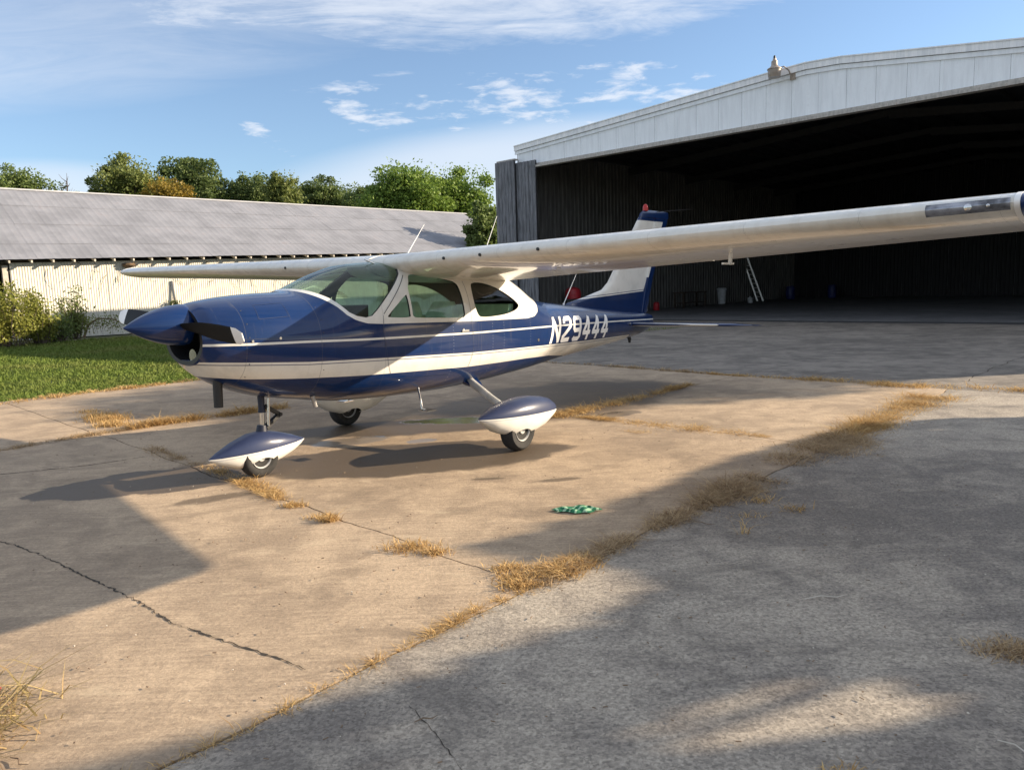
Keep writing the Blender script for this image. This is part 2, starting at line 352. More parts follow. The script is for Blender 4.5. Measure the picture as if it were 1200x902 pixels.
# lawn blades: denser near the apron, dropped on the apron side
def lawn_points(n):
    out = []
    while sum(map(len, out)) < n:
        v = 19.7+rg.power(.55, 60000)*27; u = rg.uniform(-12, 34, 60000)
        x, y = (u-v)/2, (u+v)/2; ok = (y > 6)&(np.abs(x) < y*.8+1)&(v < 47)
        out.append(np.stack([x, y, 0*x-.085], 1)[ok])
    return np.concatenate(out)[:n]
LP = lawn_points(170000); dd = np.hypot(LP[:, 0], LP[:, 1])
blades('grass', LP, .045+.0022*dd*rg.uniform(.6, 1.3, len(dd)), .006+.0012*dd, .7, M_GRASS, 1, kind='stuff', label='short green mown lawn between the concrete apron and the shed', category='grass')
def along(pts, n, width, seed=0):
    r = np.random.default_rng(seed); pts = np.array(pts, float); seg = np.linalg.norm(np.diff(pts, axis=0), axis=1); cum = np.concatenate([[0], np.cumsum(seg)])
    # clumpy density
    t = r.uniform(0, cum[-1], n*3); dens = (.5+.5*np.sin(t*5+seed))*(.5+.5*np.sin(t*2.3+seed*2))*1.3+.14+.25*(np.sin(t*17+seed) > .3); t = t[r.uniform(0, 1, n*3) < dens][:n]
    x = np.interp(t, cum, pts[:, 0]); y = np.interp(t, cum, pts[:, 1]); i = np.clip(np.searchsorted(cum, t)-1, 0, len(seg)-1)
    d = (pts[i+1]-pts[i])/seg[i][:, None]; off = r.normal(0, 1, len(t))*np.interp(t/cum[-1], np.linspace(0, 1, len(width)), width)
    return np.stack([x-d[:, 1]*off, y+d[:, 0]*off, 0*x-.01], 1)
def strip(name, pts, n, width, h, lean, m, seed, label, w=.004):
    P = along(pts, int(n*.8), [q*.8 for q in width], seed); h = h*.85; lean *= 1.8; w *= 1.25; hv = .35+1.0*np.clip(.5+.5*np.sin(P[:, 0]*9+seed)*np.cos(P[:, 1]*7.3+seed*1.7)+.35*np.sin(P[:, 0]*31+P[:, 1]*27), .05, 1.4)
    blades(name, P, h*hv, w, lean, m, seed, kind='stuff', label=label, category='dry grass')
def clump(pts_list, m, label, seed, lean=1.6, w=.005):
    r = np.random.default_rng(seed); A = []; H = []
    for x, y, rx, n, h in pts_list:
        A.append(np.stack([x+r.normal(0, rx, n), y+r.normal(0, rx*.7, n), np.full(n, -.005)], 1)); H.append(np.full(n, h*.8)*(.6+.8*r.random(n)))
    blades('dry_grass', np.concatenate(A), np.concatenate(H), w, lean, m, seed, kind='stuff', label=label, category='dry grass')
J1 = [(-1.5, 2.05), (-1.23, 2.36), (-.97, 2.61), (-.67, 2.99), (-.20, 3.55), (.06, 3.79), (.46, 4.26), (1.35, 5.21), (1.96, 5.85)]
strip('dry_grass', J1[:6], 2600, [.02, .018, .02, .03], .03, 1.6, M_DRY, 11, 'thin line of golden dry grass in the joint at the bottom of the photo', .003)
strip('dry_grass', J1[5:8], 5200, [.07, .05, .05, .075], .05, 1.6, M_DRYD, 12, 'matted brown dry grass band in the joint in front of the green cloth')
strip('dry_grass', J1[7:], 3600, [.08, .12, .13], .07, 1.9, M_DRYD, 13, 'brown tangled dry grass at the joint end nearest the middle of the apron')
clump([(.0, 3.84, .05, 500, .05), (.2, 4.0, .07, 900, .06), (.33, 4.12, .06, 700, .05), (-.05, 4.08, .05, 350, .04), (-.02, 3.95, .04, 300, .04)], M_DRY, 'sunlit golden dry grass clump where two slab joints meet', 14)
strip('dry_grass', [(2.25, 6.25), (2.45, 6.5), (2.9, 6.85), (3.3, 7.3)], 5200, [.14, .2, .2, .12], .07, 2.0, M_DRYD, 15, 'broad brown dry grass clump beyond the green cloth where joints cross')
strip('dry_grass', [(3.1, 7.2), (3.5, 7.55), (4.52, 8.68), (5.3, 9.5)], 7000, [.13, .12, .14, .2], .09, 1.7, M_DRY, 16, 'sunlit golden dry grass band running to the hangar side joint crossing')
strip('dry_grass', [(6.9, 9.4), (6.28, 10.10), (5.5, 10.5), (5.0, 11.1), (4.0, 11.9), (3.27, 12.62)], 4200, [.09, .16, .16, .06, .04], .07, 1.3, M_DRY, 17, 'golden dry grass line along the far joint in front of the hangar', .006)
strip('dry_grass', [(9.5, 7.0), (8.2, 8.3), (6.9, 9.4)], 1500, [.05, .06, .07], .06, 1.3, M_DRYD, 171, 'brown dry grass along the far joint at the right edge of the photo', .006)
strip('dry_grass', [(3.27, 12.62), (2.44, 13.51), (1.66, 14.44), (.65, 15.4)], 1500, [.03, .05, .04], .07, 1.0, M_DRYD, 18, 'faint brown dry grass along the joint behind the tail', .008)
strip('dry_grass', [(.45, 8.9), (.8, 9.25), (1.06, 9.48), (1.90, 10.41), (2.7, 11.4)], 3800, [.12, .1, .07, .04], .07, 1.5, M_DRY, 19, 'orange dry grass line leading away from the near wheel fairing', .006)
strip('dry_grass', [(.75, 8.87), (1.25, 8.5), (1.6, 8.2), (2.05, 7.85), (2.5, 7.4)], 3600, [.04, .07, .12, .12, .04], .045, 2.2, M_DRY, 20, 'low straw coloured grass patch right of the near wheel fairing')
strip('dry_grass', [(1.15, 7.95), (1.5, 7.75), (1.75, 7.8)], 260, [.05, .04], .03, 2.4, M_DRY, 201, 'thin scatter of pale straw on the slab below the straw patch')
strip('dry_grass', [(-2.85, 6.9), (-2.5, 6.5), (-2.1, 6.05), (-1.75, 5.62)], 3000, [.05, .045, .05, .03], .055, 1.3, M_DRY, 21, 'sunlit dry grass in the joint beside the nose wheel')
clump([(-1.64, 5.47, .045, 260, .05), (-1.28, 5.08, .03, 260, .07), (-1.35, 5.14, .05, 120, .05), (-.66, 4.48, .075, 420, .05), (-.5, 4.38, .05, 260, .05)], M_DRY, 'separate small golden grass tufts along the joint between nose wheel and clump', 22, 1.4)
strip('dry_grass', [(-3.9, 7.95), (-3.3, 7.3), (-2.85, 6.9)], 1300, [.05, .06, .05], .05, 1.2, M_DRYD, 23, 'brown grass in the joint left of the nose wheel fairing')
strip('dry_grass', [(-6.0, 7.6), (-5.37, 8.0), (-5.13, 8.4), (-4.79, 8.8), (-4.5, 9.15)], 2600, [.05, .05, .07], .05, 1.2, M_DRYD, 24, 'dull brown grass along the shaded joint at the left edge of the photo')
strip('dry_grass', [(-4.6, 9.0), (-4.39, 9.3), (-3.72, 9.84), (-3.1, 10.4)], 3600, [.07, .09, .09], .10, 1.1, M_DRY, 25, 'bright golden dry grass strip under the nose beyond the exhaust pipe', .006)
clump([(-4.95, 9.3, .1, 500, .1), (-5.2, 9.7, .12, 700, .11), (-5.45, 10.0, .12, 500, .1), (-5.9, 10.5, .1, 180, .06)], M_DRY, 'golden dry grass tufts in the joint near the lawn edge', 26, 1.0, .006)
strip('dry_grass', [(-9.6, 9.2), (-7.94, 11.6), (-7.25, 12.6), (-6.5, 13.3), (-5.4, 14.6)], 3200, [.12, .16, .1], .07, 1.3, M_DRY, 27, 'pale dead grass fringe where the lawn meets the concrete', .009)
clump([(1.72, 5.22, .05, 90, .05), (1.9, 5.0, .05, 60, .05), (1.55, 4.9, .07, 60, .03), (1.42, 4.55, .02, 14, .14)], M_DRY, 'few loose straws lying on the grey slab', 28, 2.2)
clump([(2.02, 2.98, .07, 420, .05), (2.15, 2.88, .07, 300, .04)], M_DRYD, 'small brown dry grass tuft at the right edge of the grey slab', 29, 1.8)
clump([(1.02, 2.22, .04, 120, .03)], M_DRY, 'tiny straw tuft at the bottom edge of the photo', 30, 1.8)
# big near clump, bottom left
r = np.random.default_rng(40); n = 1200
PP = np.stack([-2.13+r.normal(0, .13, n), 2.52+r.normal(0, .16, n), np.full(n, -.01)], 1)
blades('long_grass', PP, .12, .007, 2.6, grass_mat('straw_grass', (.55, .42, .20), (.22, .18, .08), (.42, .22, .13), 6), 41, kind='stuff', label='clump of long part green straw grass in the bottom left corner', category='grass')
# ------------------------------------------------------------------ AIRCRAFT (X back from spinner tip, Y port, Z up)
X0 = 2.4; T = (-2.878, 5.694); YAW = rd(230.21)
fw = (cos(YAW), sin(YAW))
plane = empty('light_aircraft', (T[0]-X0*fw[0], T[1]-X0*fw[1], 0), YAW, label='blue and white high wing single engine aircraft parked on the apron', cat='aeroplane')
def PV(p): return (X0-p[0], p[1], p[2])
class PB(MB):
    def add(s, vs, fs): super().add([PV(p) for p in vs], fs)
def finish_paint(nt, b, c, rough=.32):
    v = coord(nt); n = nt.noise(v, 5, 6, .65); g = nt.noise(v, 60, 3, .6)
    dk = nt.n.new('ShaderNodeHueSaturation'); nt.put(dk.inputs['Color'], c); dk.inputs['Value'].default_value = .72; dk.inputs['Saturation'].default_value = 1.1
    c = nt.mix(nt.m('MULTIPLY', nt.ramp(n, .42, .75), .5), c, dk.outputs[0])
    nt.put(b.inputs['Base Color'], c)
    nt.put(b.inputs['Roughness'], nt.m('ADD', rough-.1, nt.m('MULTIPLY', n, .2)))
    b.inputs['Coat Weight'].default_value = .85; b.inputs['Coat Roughness'].default_value = .06; b.inputs['Coat IOR'].default_value = 1.45; b.inputs['Specular IOR Level'].default_value = .15
    wv = nt.noise(v, 2.2, 2, .5)
    nt.put(b.inputs['Normal'], nt.bump(nt.m('ADD', nt.m('MULTIPLY', wv, 1.0), nt.m('MULTIPLY', g, .015)), .22, .02))
BLUE = (.003, .021, .092); WHITE = (.74, .72, .66)
def paint(name, col, rough=.32):
    m, nt, b, out = material(name); finish_paint(nt, b, nt.mix(0.0, col, col), rough); return m
M_NAVY = simple('dirty_navy_paint', (.006, .010, .03), .5); M_BLUE = paint('blue_paint', BLUE); M_WHITE = paint('white_paint', WHITE)
def livery():
    m, nt, b, out = material('blue_white_livery'); v = coord(nt); px, py, pz = nt.sep(v); X = nt.m('SUBTRACT', X0, px)
    def cv(pts): return nt.curve(X, pts, 8.4, 2.0)
    thin = cv([(0, 1.20), (.3, 1.183), (.75, 1.168), (1.2, 1.156), (1.85, 1.131), (3.2, 1.095), (4.5, 1.072), (5.7, 1.048), (6.6, 1.025), (7.9, .985), (8.4, .98)])
    top = cv([(0, 1.075), (.15, 1.065), (.6, 1.035), (1.25, .985), (1.85, .958), (3.2, .897), (4.7, .852), (5.7, .825), (6.3, .815), (7.0, .805), (8.4, .75)])
    bot = cv([(0, .97), (.3, .945), (.75, .885), (1.25, .845), (1.8, .812), (3.15, .752), (4.2, .733), (4.8, .712), (5.2, .67), (5.7, .60), (8.4, .3)])
    cab = cv([(0, 1.99), (1.26, 1.99), (1.33, 1.61), (1.42, 1.55), (1.50, 1.49), (1.58, 1.42), (1.64, 1.355), (1.72, 1.305), (1.84, 1.27), (2.0, 1.257), (3.24, 1.213), (4.2, 1.19), (4.36, 1.205), (4.46, 1.25), (4.53, 1.33), (4.58, 1.43), (4.63, 1.99), (8.4, 1.99)])
    gt = lambda a, bb: nt.m('GREATER_THAN', a, bb); lt = lambda a, bb: nt.m('LESS_THAN', a, bb)
    w1 = nt.m('LESS_THAN', nt.m('ABSOLUTE', nt.m('SUBTRACT', pz, thin)), .0095)
    w2 = nt.m('MULTIPLY', lt(pz, top), gt(pz, bot))
    hair = nt.m('LESS_THAN', nt.m('ABSOLUTE', nt.m('SUBTRACT', pz, nt.m('SUBTRACT', top, .022))), .0045)
    w2 = nt.m('MULTIPLY', w2, nt.m('SUBTRACT', 1, nt.m('MULTIPLY', hair, .75)))
    w2 = nt.m('MULTIPLY', nt.m('MULTIPLY', w2, lt(X, 7.0)), gt(X, .473))
    w = nt.m('MAXIMUM', nt.m('MAXIMUM', w1, w2), gt(pz, cab))
    c = nt.mix(w, BLUE, WHITE)
    seam = None
    for sx_, wd in ((.735, .0022), (1.36, .0025), (2.02, .0018), (3.33, .0018), (4.72, .002), (6.42, .002), (7.3, .002)):
        q = nt.m('LESS_THAN', nt.m('ABSOLUTE', nt.m('SUBTRACT', X, sx_)), wd); seam = q if seam is None else nt.m('MAXIMUM', seam, q)
    c = nt.mix(nt.m('MULTIPLY', seam, .45), c, (.10, .10, .11))
    # rivet rows
    rx = nt.m('ABSOLUTE', nt.m('SUBTRACT', nt.m('FRACT', nt.m('MULTIPLY', pz, 32)), .5)); rv = None
    for sx_ in (2.9, 3.52, 3.72, 4.25, 4.9, 5.5, 6.1):
        q = nt.m('MULTIPLY', nt.m('LESS_THAN', nt.m('ABSOLUTE', nt.m('SUBTRACT', X, sx_)), .004), nt.m('LESS_THAN', rx, .14)); rv = q if rv is None else nt.m('MAXIMUM', rv, q)
    c = nt.mix(nt.m('MULTIPLY', rv, .35), c, (.35, .38, .42))
    stk = nt.noise(nt.scalev(v, (1.1, 9, 9)), 2.2, 6, .65); soot = nt.m('MULTIPLY', nt.ramp(stk, .48, .72), nt.ramp(pz, .92, .6)); c = nt.mix(nt.m('MULTIPLY', soot, .4), c, (.10, .085, .065))
    drip = nt.ramp(nt.noise(nt.scalev(v, (14, 3, .9)), 2.0, 5, .6), .60, .8, 0, .22); c = nt.mix(drip, c, (.16, .15, .13))
    finish_paint(nt, b, c); return m
M_LIV = livery()
def wingmat():
    m, nt, b, out = material('white_wing_skin'); v = coord(nt); px, py, pz = nt.sep(v)
    ay = nt.m('ABSOLUTE', py); fr = nt.m('ABSOLUTE', nt.m('SUBTRACT', nt.m('FRACT', nt.m('DIVIDE', ay, .71)), .5))
    seam = nt.m('MULTIPLY', nt.m('LESS_THAN', fr, .0022), .35)
    for xx in (-.05, .38, .0):
        seam = nt.m('MAXIMUM', seam, nt.m('MULTIPLY', nt.m('LESS_THAN', nt.m('ABSOLUTE', nt.m('SUBTRACT', px, xx)), .0018), .3))
    rf = nt.m('LESS_THAN', nt.m('ABSOLUTE', nt.m('SUBTRACT', fr, .012)), .0025)
    rp = nt.m('LESS_THAN', nt.m('ABSOLUTE', nt.m('SUBTRACT', nt.m('FRACT', nt.m('MULTIPLY', px, 28)), .5)), .16)
    seam = nt.m('MAXIMUM', seam, nt.m('MULTIPLY', nt.m('MULTIPLY', rf, rp), .3))
    c = nt.mix(seam, WHITE, (.18, .17, .16)); st = nt.ramp(nt.noise(nt.scalev(v, (1.2, 9, 1)), 1.6, 6, .6), .45, .8, 0, .35); c = nt.mix(st, c, (.46, .41, .33))
    finish_paint(nt, b, c, .3); b.inputs['Coat Weight'].default_value = .7
    h = nt.m('ADD', nt.noise(nt.scalev(v, (2, 2.2, 2)), 2.6, 3, .55), nt.m('MULTIPLY', nt.ramp(fr, .0, .5), .35)); nt.put(b.inputs['Normal'], nt.bump(h, .5, .035)); return m
M_WING = wingmat()
def lining():
    m, nt, b, out = material('cabin_lining'); px, py, pz = nt.sep(coord(nt))
    nt.put(b.inputs['Base Color'], nt.mix(nt.m('GREATER_THAN', pz, 1.255), (.74, .78, .66), (.07, .075, .07))); b.inputs['Roughness'].default_value = .85; return m
M_INNER = lining()
M_DARK = simple('matt_black', (.012, .012, .013), .5, var=.2); M_BLACKBLADE = simple('black_blade_paint', (.006, .006, .006), .55, var=.2, spec=.2)
M_CHROME = simple('chrome', (.62, .62, .62), .18, 1., var=.05); M_STEEL = simple('grey_steel', (.32, .31, .30), .4, .7)
M_RUB = simple('tyre_rubber', (.022, .021, .020), .85, var=.3, scale=30); M_GREYP = simple('grey_paint', (.42, .42, .41), .4)
M_SEAT = simple('seat_fabric', (.035, .04, .04), .9); M_SEATL = simple('pale_seat_cover', (.70, .74, .62), .85); M_RED = simple('red_plastic', (.45, .02, .015), .3)
def glassm(name, tint, refl=1.0):
    m, nt, b, out = material(name); nt.n.remove(b); tr = nt.n.new('ShaderNodeBsdfTransparent'); tr.inputs[0].default_value = (*tint, 1)
    gl = nt.n.new('ShaderNodeBsdfGlossy'); gl.inputs[1].default_value = .02; gl.inputs[0].default_value = (1, 1, 1, 1)
    lw = nt.n.new('ShaderNodeFresnel'); lw.inputs[0].default_value = 1.5; mx = nt.n.new('ShaderNodeMixShader')
    nt.l.new(nt.m('MULTIPLY', lw.outputs[0], refl), mx.inputs[0]); nt.l.new(tr.outputs[0], mx.inputs[1]); nt.l.new(gl.outputs[0], mx.inputs[2]); nt.l.new(mx.outputs[0], out.inputs[0]); return m
M_GLASS = glassm('green_tinted_glass', (.76, .95, .84), .8); M_CLEAR = glassm('clear_cover', (.8, .82, .85))
#       X     w     b     s     t     nU   nL
ST = [(.47, .30, 1.01, 1.21, 1.475, 2.1, 2.1), (.50, .335, .975, 1.21, 1.497, 2.15, 2.15), (.58, .385, .90, 1.20, 1.515, 2.2, 2.2), (.75, .455, .80, 1.185, 1.54, 2.25, 2.25),
      (1.05, .52, .69, 1.16, 1.562, 2.3, 2.3), (1.34, .56, .63, 1.14, 1.572, 2.35, 2.4), (1.40, .566, .62, 1.135, 1.588, 2.35, 2.4), (1.6, .585, .58, 1.12, 1.668, 2.4, 2.5), (1.8, .595, .555, 1.11, 1.745, 2.5, 2.5),
      (2.05, .60, .535, 1.10, 1.812, 2.6, 2.6), (2.4, .605, .515, 1.09, 1.84, 2.7, 2.6), (3.0, .60, .50, 1.08, 1.85, 2.7, 2.6), (3.6, .57, .51, 1.05, 1.83, 2.6, 2.5), (4.0, .535, .525, 1.04, 1.75, 2.5, 2.4),
      (4.3, .50, .54, 1.03, 1.62, 2.4, 2.3), (4.55, .47, .556, 1.02, 1.475, 2.3, 2.3), (4.8, .44, .575, 1.01, 1.385, 2.2, 2.2), (5.3, .385, .62, 1.0, 1.322, 2.1, 2.2), (6.0, .305, .665, .995, 1.25, 2.1, 2.1),
      (6.6, .235, .705, .985, 1.188, 2.1, 2.1), (7.2, .17, .755, .975, 1.13, 2.1, 2.1), (7.6, .12, .80, .97, 1.10, 2.0, 2.0), (7.82, .075, .86, .965, 1.065, 2., 2.)]
SX = np.array([s_[0] for s_ in ST]); SV = np.array([s_[1:] for s_ in ST])
def pchip(x, xs, ys):
    h = np.diff(xs); dl = np.diff(ys)/h; n = len(xs); d = np.zeros(n)
    for i in range(1, n-1):
        if dl[i-1]*dl[i] > 0: w1 = 2*h[i]+h[i-1]; w2 = h[i]+2*h[i-1]; d[i] = (w1+w2)/(w1/dl[i-1]+w2/dl[i])
    d[0], d[-1] = dl[0], dl[-1]; i = int(min(max(np.searchsorted(xs, x)-1, 0), n-2)); t = (x-xs[i])/h[i]
    return (2*t**3-3*t**2+1)*ys[i]+(t**3-2*t*t+t)*h[i]*d[i]+(-2*t**3+3*t*t)*ys[i+1]+(t**3-t*t)*h[i]*d[i+1]
def section(X): return [float(pchip(X, SX, SV[:, k])) for k in range(6)]
def surfY(X, z):
    w, b, s_, t, nu, nl = section(X)
    u = (z-s_)/(t-s_) if z >= s_ else (s_-z)/(s_-b); n = nu if z >= s_ else nl
    return w*max(0, 1-min(1, abs(u))**n)**(1/n)
NR = 88
def ring(X, inset=0.):
    w, b, s_, t, nu, nl = section(X); out = []
    for k in range(NR):
        a = 2*pi*(k+.5)/NR; c, q = cos(a), sin(a); n = nu if q >= 0 else nl
        y = (w-inset)*math.copysign(abs(c)**(2/n), c); z = s_+((t-s_-inset) if q >= 0 else (s_-b-inset))*math.copysign(abs(q)**(2/n), q)
        out.append((X, y, z))
    return out
xs = list(np.arange(.47, 1.3, .04))+list(np.arange(1.3, 2.5, .03))+list(np.arange(2.5, 4.9, .06))+list(np.arange(4.9, 7.82, .12))+[7.82]
fb = PB(); R0 = ring(.47)
cz = 1.24
def scl(R, k, X): return [(X, p[1]*k, cz+(p[2]-cz)*k) for p in R]
fb.loft([ring(x) for x in xs], cap=False)
# rounded lip and dark recess of the air inlets
fb.loft([R0, scl(R0, .975, .456)], cap=False)
b0 = len(fb.f); fb.cur = 2
fb.loft([scl(R0, .975, .456), scl(R0, .84, .458)], cap=False)
fb.loft([scl(R0, .84, .458), scl(R0, .80, .50), scl(R0, .76, .70)], cap=False)
fb.add(scl(R0, .76, .70), [tuple(range(NR))]); fb.cur = 0
fb.loft([ring(7.82), [(7.86, p[1]*.6, .965+(p[2]-.965)*.6) for p in ring(7.82)]], cap=False); fb.add([(7.86, p[1]*.6, .965+(p[2]-.965)*.6) for p in ring(7.82)], [tuple(range(NR))])
fus = fb.build('fuselage', [M_LIV, M_INNER, M_DARK], None, 40)
fus.matrix_world = Matrix.Identity(4)
def cutter(poly, y0, y1):
    b = PB(); n = len(poly); b.add([(x, y0, z) for x, z in poly]+[(x, y1, z) for x, z in poly], [tuple(range(n))[::-1], tuple(range(n, 2*n))]+[(i, (i+1) % n, n+(i+1) % n, n+i) for i in range(n)])
    return b.build('cut', M_DARK, None, 0)
WSH = [(1.375, 1.62), (1.46, 1.57), (1.545, 1.505), (1.61, 1.44), (1.67, 1.375), (1.74, 1.34), (1.83, 1.322), (1.90, 1.335), (1.97, 1.385), (2.36, 1.70), (2.42, 1.78), (2.42, 2.1), (1.30, 2.1)]
VENT = chaikin([(2.07, 1.325), (2.075, 1.31), (2.345, 1.295), (2.345, 1.33), (2.345, 1.50), (2.33, 1.51)], 2)
DOORW = chaikin([(2.375, 1.295), (2.375, 1.35), (2.375, 1.56), (2.42, 1.62), (2.46, 1.685), (2.52, 1.70), (2.98, 1.635), (3.06, 1.60), (3.075, 1.54), (3.09, 1.33), (3.085, 1.262), (3.03, 1.258), (2.5, 1.285)], 2)
REARW = chaikin([(3.30, 1.265), (3.27, 1.32), (3.25, 1.42), (3.26, 1.56), (3.30, 1.605), (3.48, 1.60), (3.70, 1.545), (3.93, 1.44), (4.05, 1.36), (4.05, 1.325), (3.95, 1.285), (3.75, 1.255), (3.5, 1.245), (3.35, 1.248)], 2)
sol = fus.modifiers.new('s', 'SOLIDIFY'); sol.thickness = .02; sol.offset = -1; sol.material_offset = 1; sol.use_even_offset = False
cuts = [cutter(WSH, -1, 1), cutter(VENT, -1, 1), cutter(DOORW, -1, 1), cutter(REARW, -1, 1)]
for i, c in enumerate(cuts):
    bo = fus.modifiers.new('b%d' % i, 'BOOLEAN'); bo.operation = 'DIFFERENCE'; bo.object = c; bo.solver = 'EXACT'
bpy.context.view_layer.update()
me = bpy.data.meshes.new_from_object(fus.evaluated_get(bpy.context.evaluated_depsgraph_get()))
if len(me.polygons) > 3000: fus.modifiers.clear(); fus.data = me; shade(me, 32)
else: print('BOOLEAN FAILED', len(me.polygons))
for c in cuts: bpy.data.objects.remove(c)
fus.parent = plane
def glass_part(name, poly, sgn=None, grow=.03):
    """pane: inset skin faces lying over the opening"""
    zs = [p[1] for p in poly]; xs_ = [p[0] for p in poly]; cxm, czm = sum(xs_)/len(poly), sum(zs)/len(poly)
    P = [(x+math.copysign(grow, x-cxm), z+math.copysign(grow, z-czm)) for x, z in poly]
    def inside(x, z):
        c = False; n = len(P)
        for i in range(n):
            (a, b_), (c2, d) = P[i], P[(i+1) % n]
            if (b_ > z) != (d > z) and x < (c2-a)*(z-b_)/(d-b_)+a: c = not c
        return c
    X = np.arange(min(xs_)-.06, max(xs_)+.06, .03); b = PB(); R = [ring(float(x), .010) for x in X]
    for i in range(len(X)-1):
        for k in range(NR):
            q = [R[i][k], R[i][(k+1) % NR], R[i+1][(k+1) % NR], R[i+1][k]]
            mx = sum(p[0] for p in q)/4; my = sum(p[1] for p in q)/4; mz = sum(p[2] for p in q)/4
            if mz > 1.15 and inside(mx, mz) and (sgn is None or my*sgn > 0): b.add(q, [(0, 1, 2, 3)])
    b.build(name, M_GLASS, plane, 60, recalc=True)
glass_part('windshield', WSH)
for sg in (1, -1):
    glass_part('vent_window', VENT, sg); glass_part('door_window', DOORW, sg); glass_part('rear_window', REARW, sg)
# cabin interior
b = PB(); b.loft([[(1.56, -.5, 1.2), (1.56, .5, 1.2), (1.60, .5, 1.42), (1.60, -.5, 1.42)], [(1.92, -.5, 1.2), (1.92, .5, 1.2), (1.96, .46, 1.43), (1.96, -.46, 1.43)]]); b.build('instrument_panel', M_DARK, plane)
b = PB(); b.box((1.5, -.3, .72), (4.2, .3, .75)); b.build('cabin_floor', M_SEAT, plane)
for sy_ in (.27, -.27):
    b = PB(); b.loft([[(2.5, sy_-.22, .85), (2.5, sy_+.22, .85), (2.95, sy_+.22, .85), (2.95, sy_-.22, .85)], [(2.48, sy_-.23, .98), (2.48, sy_+.23, .98), (2.98, sy_+.23, .96), (2.98, sy_-.23, .96)]])
    b.loft([[(2.93, sy_-.2, .9), (2.93, sy_+.2, .9), (3.04, sy_+.2, .9), (3.04, sy_-.2, .9)], [(3.04, sy_-.19, 1.3), (3.04, sy_+.19, 1.3), (3.14, sy_+.19, 1.3), (3.14, sy_-.19, 1.3)], [(3.08, sy_-.12, 1.42), (3.08, sy_+.12, 1.42), (3.15, sy_+.12, 1.42), (3.15, sy_-.12, 1.42)]])
    b.build('front_seat', M_SEATL, plane)
b = PB(); b.box((3.45, -.46, .8), (3.9, .46, .98)); b.loft([[(3.85, -.46, .95), (3.85, .46, .95), (3.95, .46, .95), (3.95, -.46, .95)], [(3.98, -.42, 1.36), (3.98, .42, 1.36), (4.06, .42, 1.36), (4.06, -.42, 1.36)]]); b.build('rear_seat', M_SEATL, plane)
b = PB(); b.tube([(2.03, .27, 1.2), (2.12, .27, 1.24)], .012, 8)
for k in range(14):
    a0, a1 = pi*1.15*k/14-.25, pi*1.15*(k+1)/14-.25
    b.tube([(2.13, .27-.16*cos(a0), 1.24-.10*sin(a0)), (2.13, .27-.16*cos(a1), 1.24-.10*sin(a1))], .012, 6)
b.build('control_yoke', M_DARK, plane)
# door seam lines as shallow proud strips
def strip3(pts, w, m, name, th=.003, sg=1, parent=plane):
    b = PB(); vs = []
    for i, (x, z) in enumerate(pts):
        a, c = pts[max(i-1, 0)], pts[min(i+1, len(pts)-1)]; dx, dz = c[0]-a[0], c[1]-a[1]; L = math.hypot(dx, dz) or 1; nx, nz = -dz/L*w/2, dx/L*w/2
        for q in ((x+nx, z+nz), (x-nx, z-nz)): vs.append((q[0], sg*(surfY(*q)+th), q[1]))
    b.add(vs, [(2*i, 2*i+1, 2*i+3, 2*i+2) for i in range(len(pts)-1)]); return b.build(name, m, parent, 0)
def dens(pts, step=.03):
    out = []
    for a, c in zip(pts, pts[1:]):
        n = max(1, int(math.dist(a, c)/step)); out += [(lerp(a[0], c[0], i/n), lerp(a[1], c[1], i/n)) for i in range(n)]
    return out+[pts[-1]]
M_SEAM = simple('dark_seam', (.03, .03, .035), .7)
M_SEAM2 = simple('faint_seam', (.02, .035, .09), .6)
for sg in (1, -1):
    strip3(dens([(2.02, 1.33), (2.0, 1.20), (2.05, .9), (2.12, .75)]), .004, M_SEAM2, 'door_seam', sg=sg)
    strip3(dens([(3.16, 1.62), (3.18, 1.25), (3.2, .95), (3.15, .75), (2.9, .70), (2.12, .74)]), .004, M_SEAM2, 'door_seam', sg=sg)
    strip3(dens([(2.03, 1.345), (2.40, 1.69)]), .006, M_SEAM, 'pillar_seam', sg=sg)
b = PB(); b.box((3.02, .585, 1.115), (3.12, .61, 1.135)); b.build('door_handle', M_CHROME, plane)
b = PB(); b.lathe([(.018, 0), (.018, .008)], 12, (4.42, surfY(4.42, .93)-.004, .93), 'y'); b.build('static_port', M_DARK, plane)
for xx_ in (.76, 1.385):
    for kk_ in range(7):
        fz_ = .80+kk_*.105; b = PB(); b.lathe([(.005, 0), (.005, .003)], 8, (xx_, surfY(xx_, fz_)-.002, fz_), 'y'); b.build('fastener', M_GREYP if 0 else M_NAVY, plane)
strip3(dens([(.52, 1.21), (.9, 1.205), (1.36, 1.20)]), .0035, M_SEAM2, 'cowl_seam')
strip3(dens([(.86, 1.36), (1.12, 1.37), (1.12, 1.48), (.88, 1.47), (.86, 1.36)]), .003, M_SEAM2, 'oil_door_seam')
for fx_, fz_ in ((3.05, 1.14), (.78, 1.19), (1.0, 1.2)):
    b = PB(); b.lathe([(.011, 0), (.011, .007)], 10, (fx_, surfY(fx_, fz_)-.003, fz_), 'y'); b.build('fastener', M_CHROME, plane)
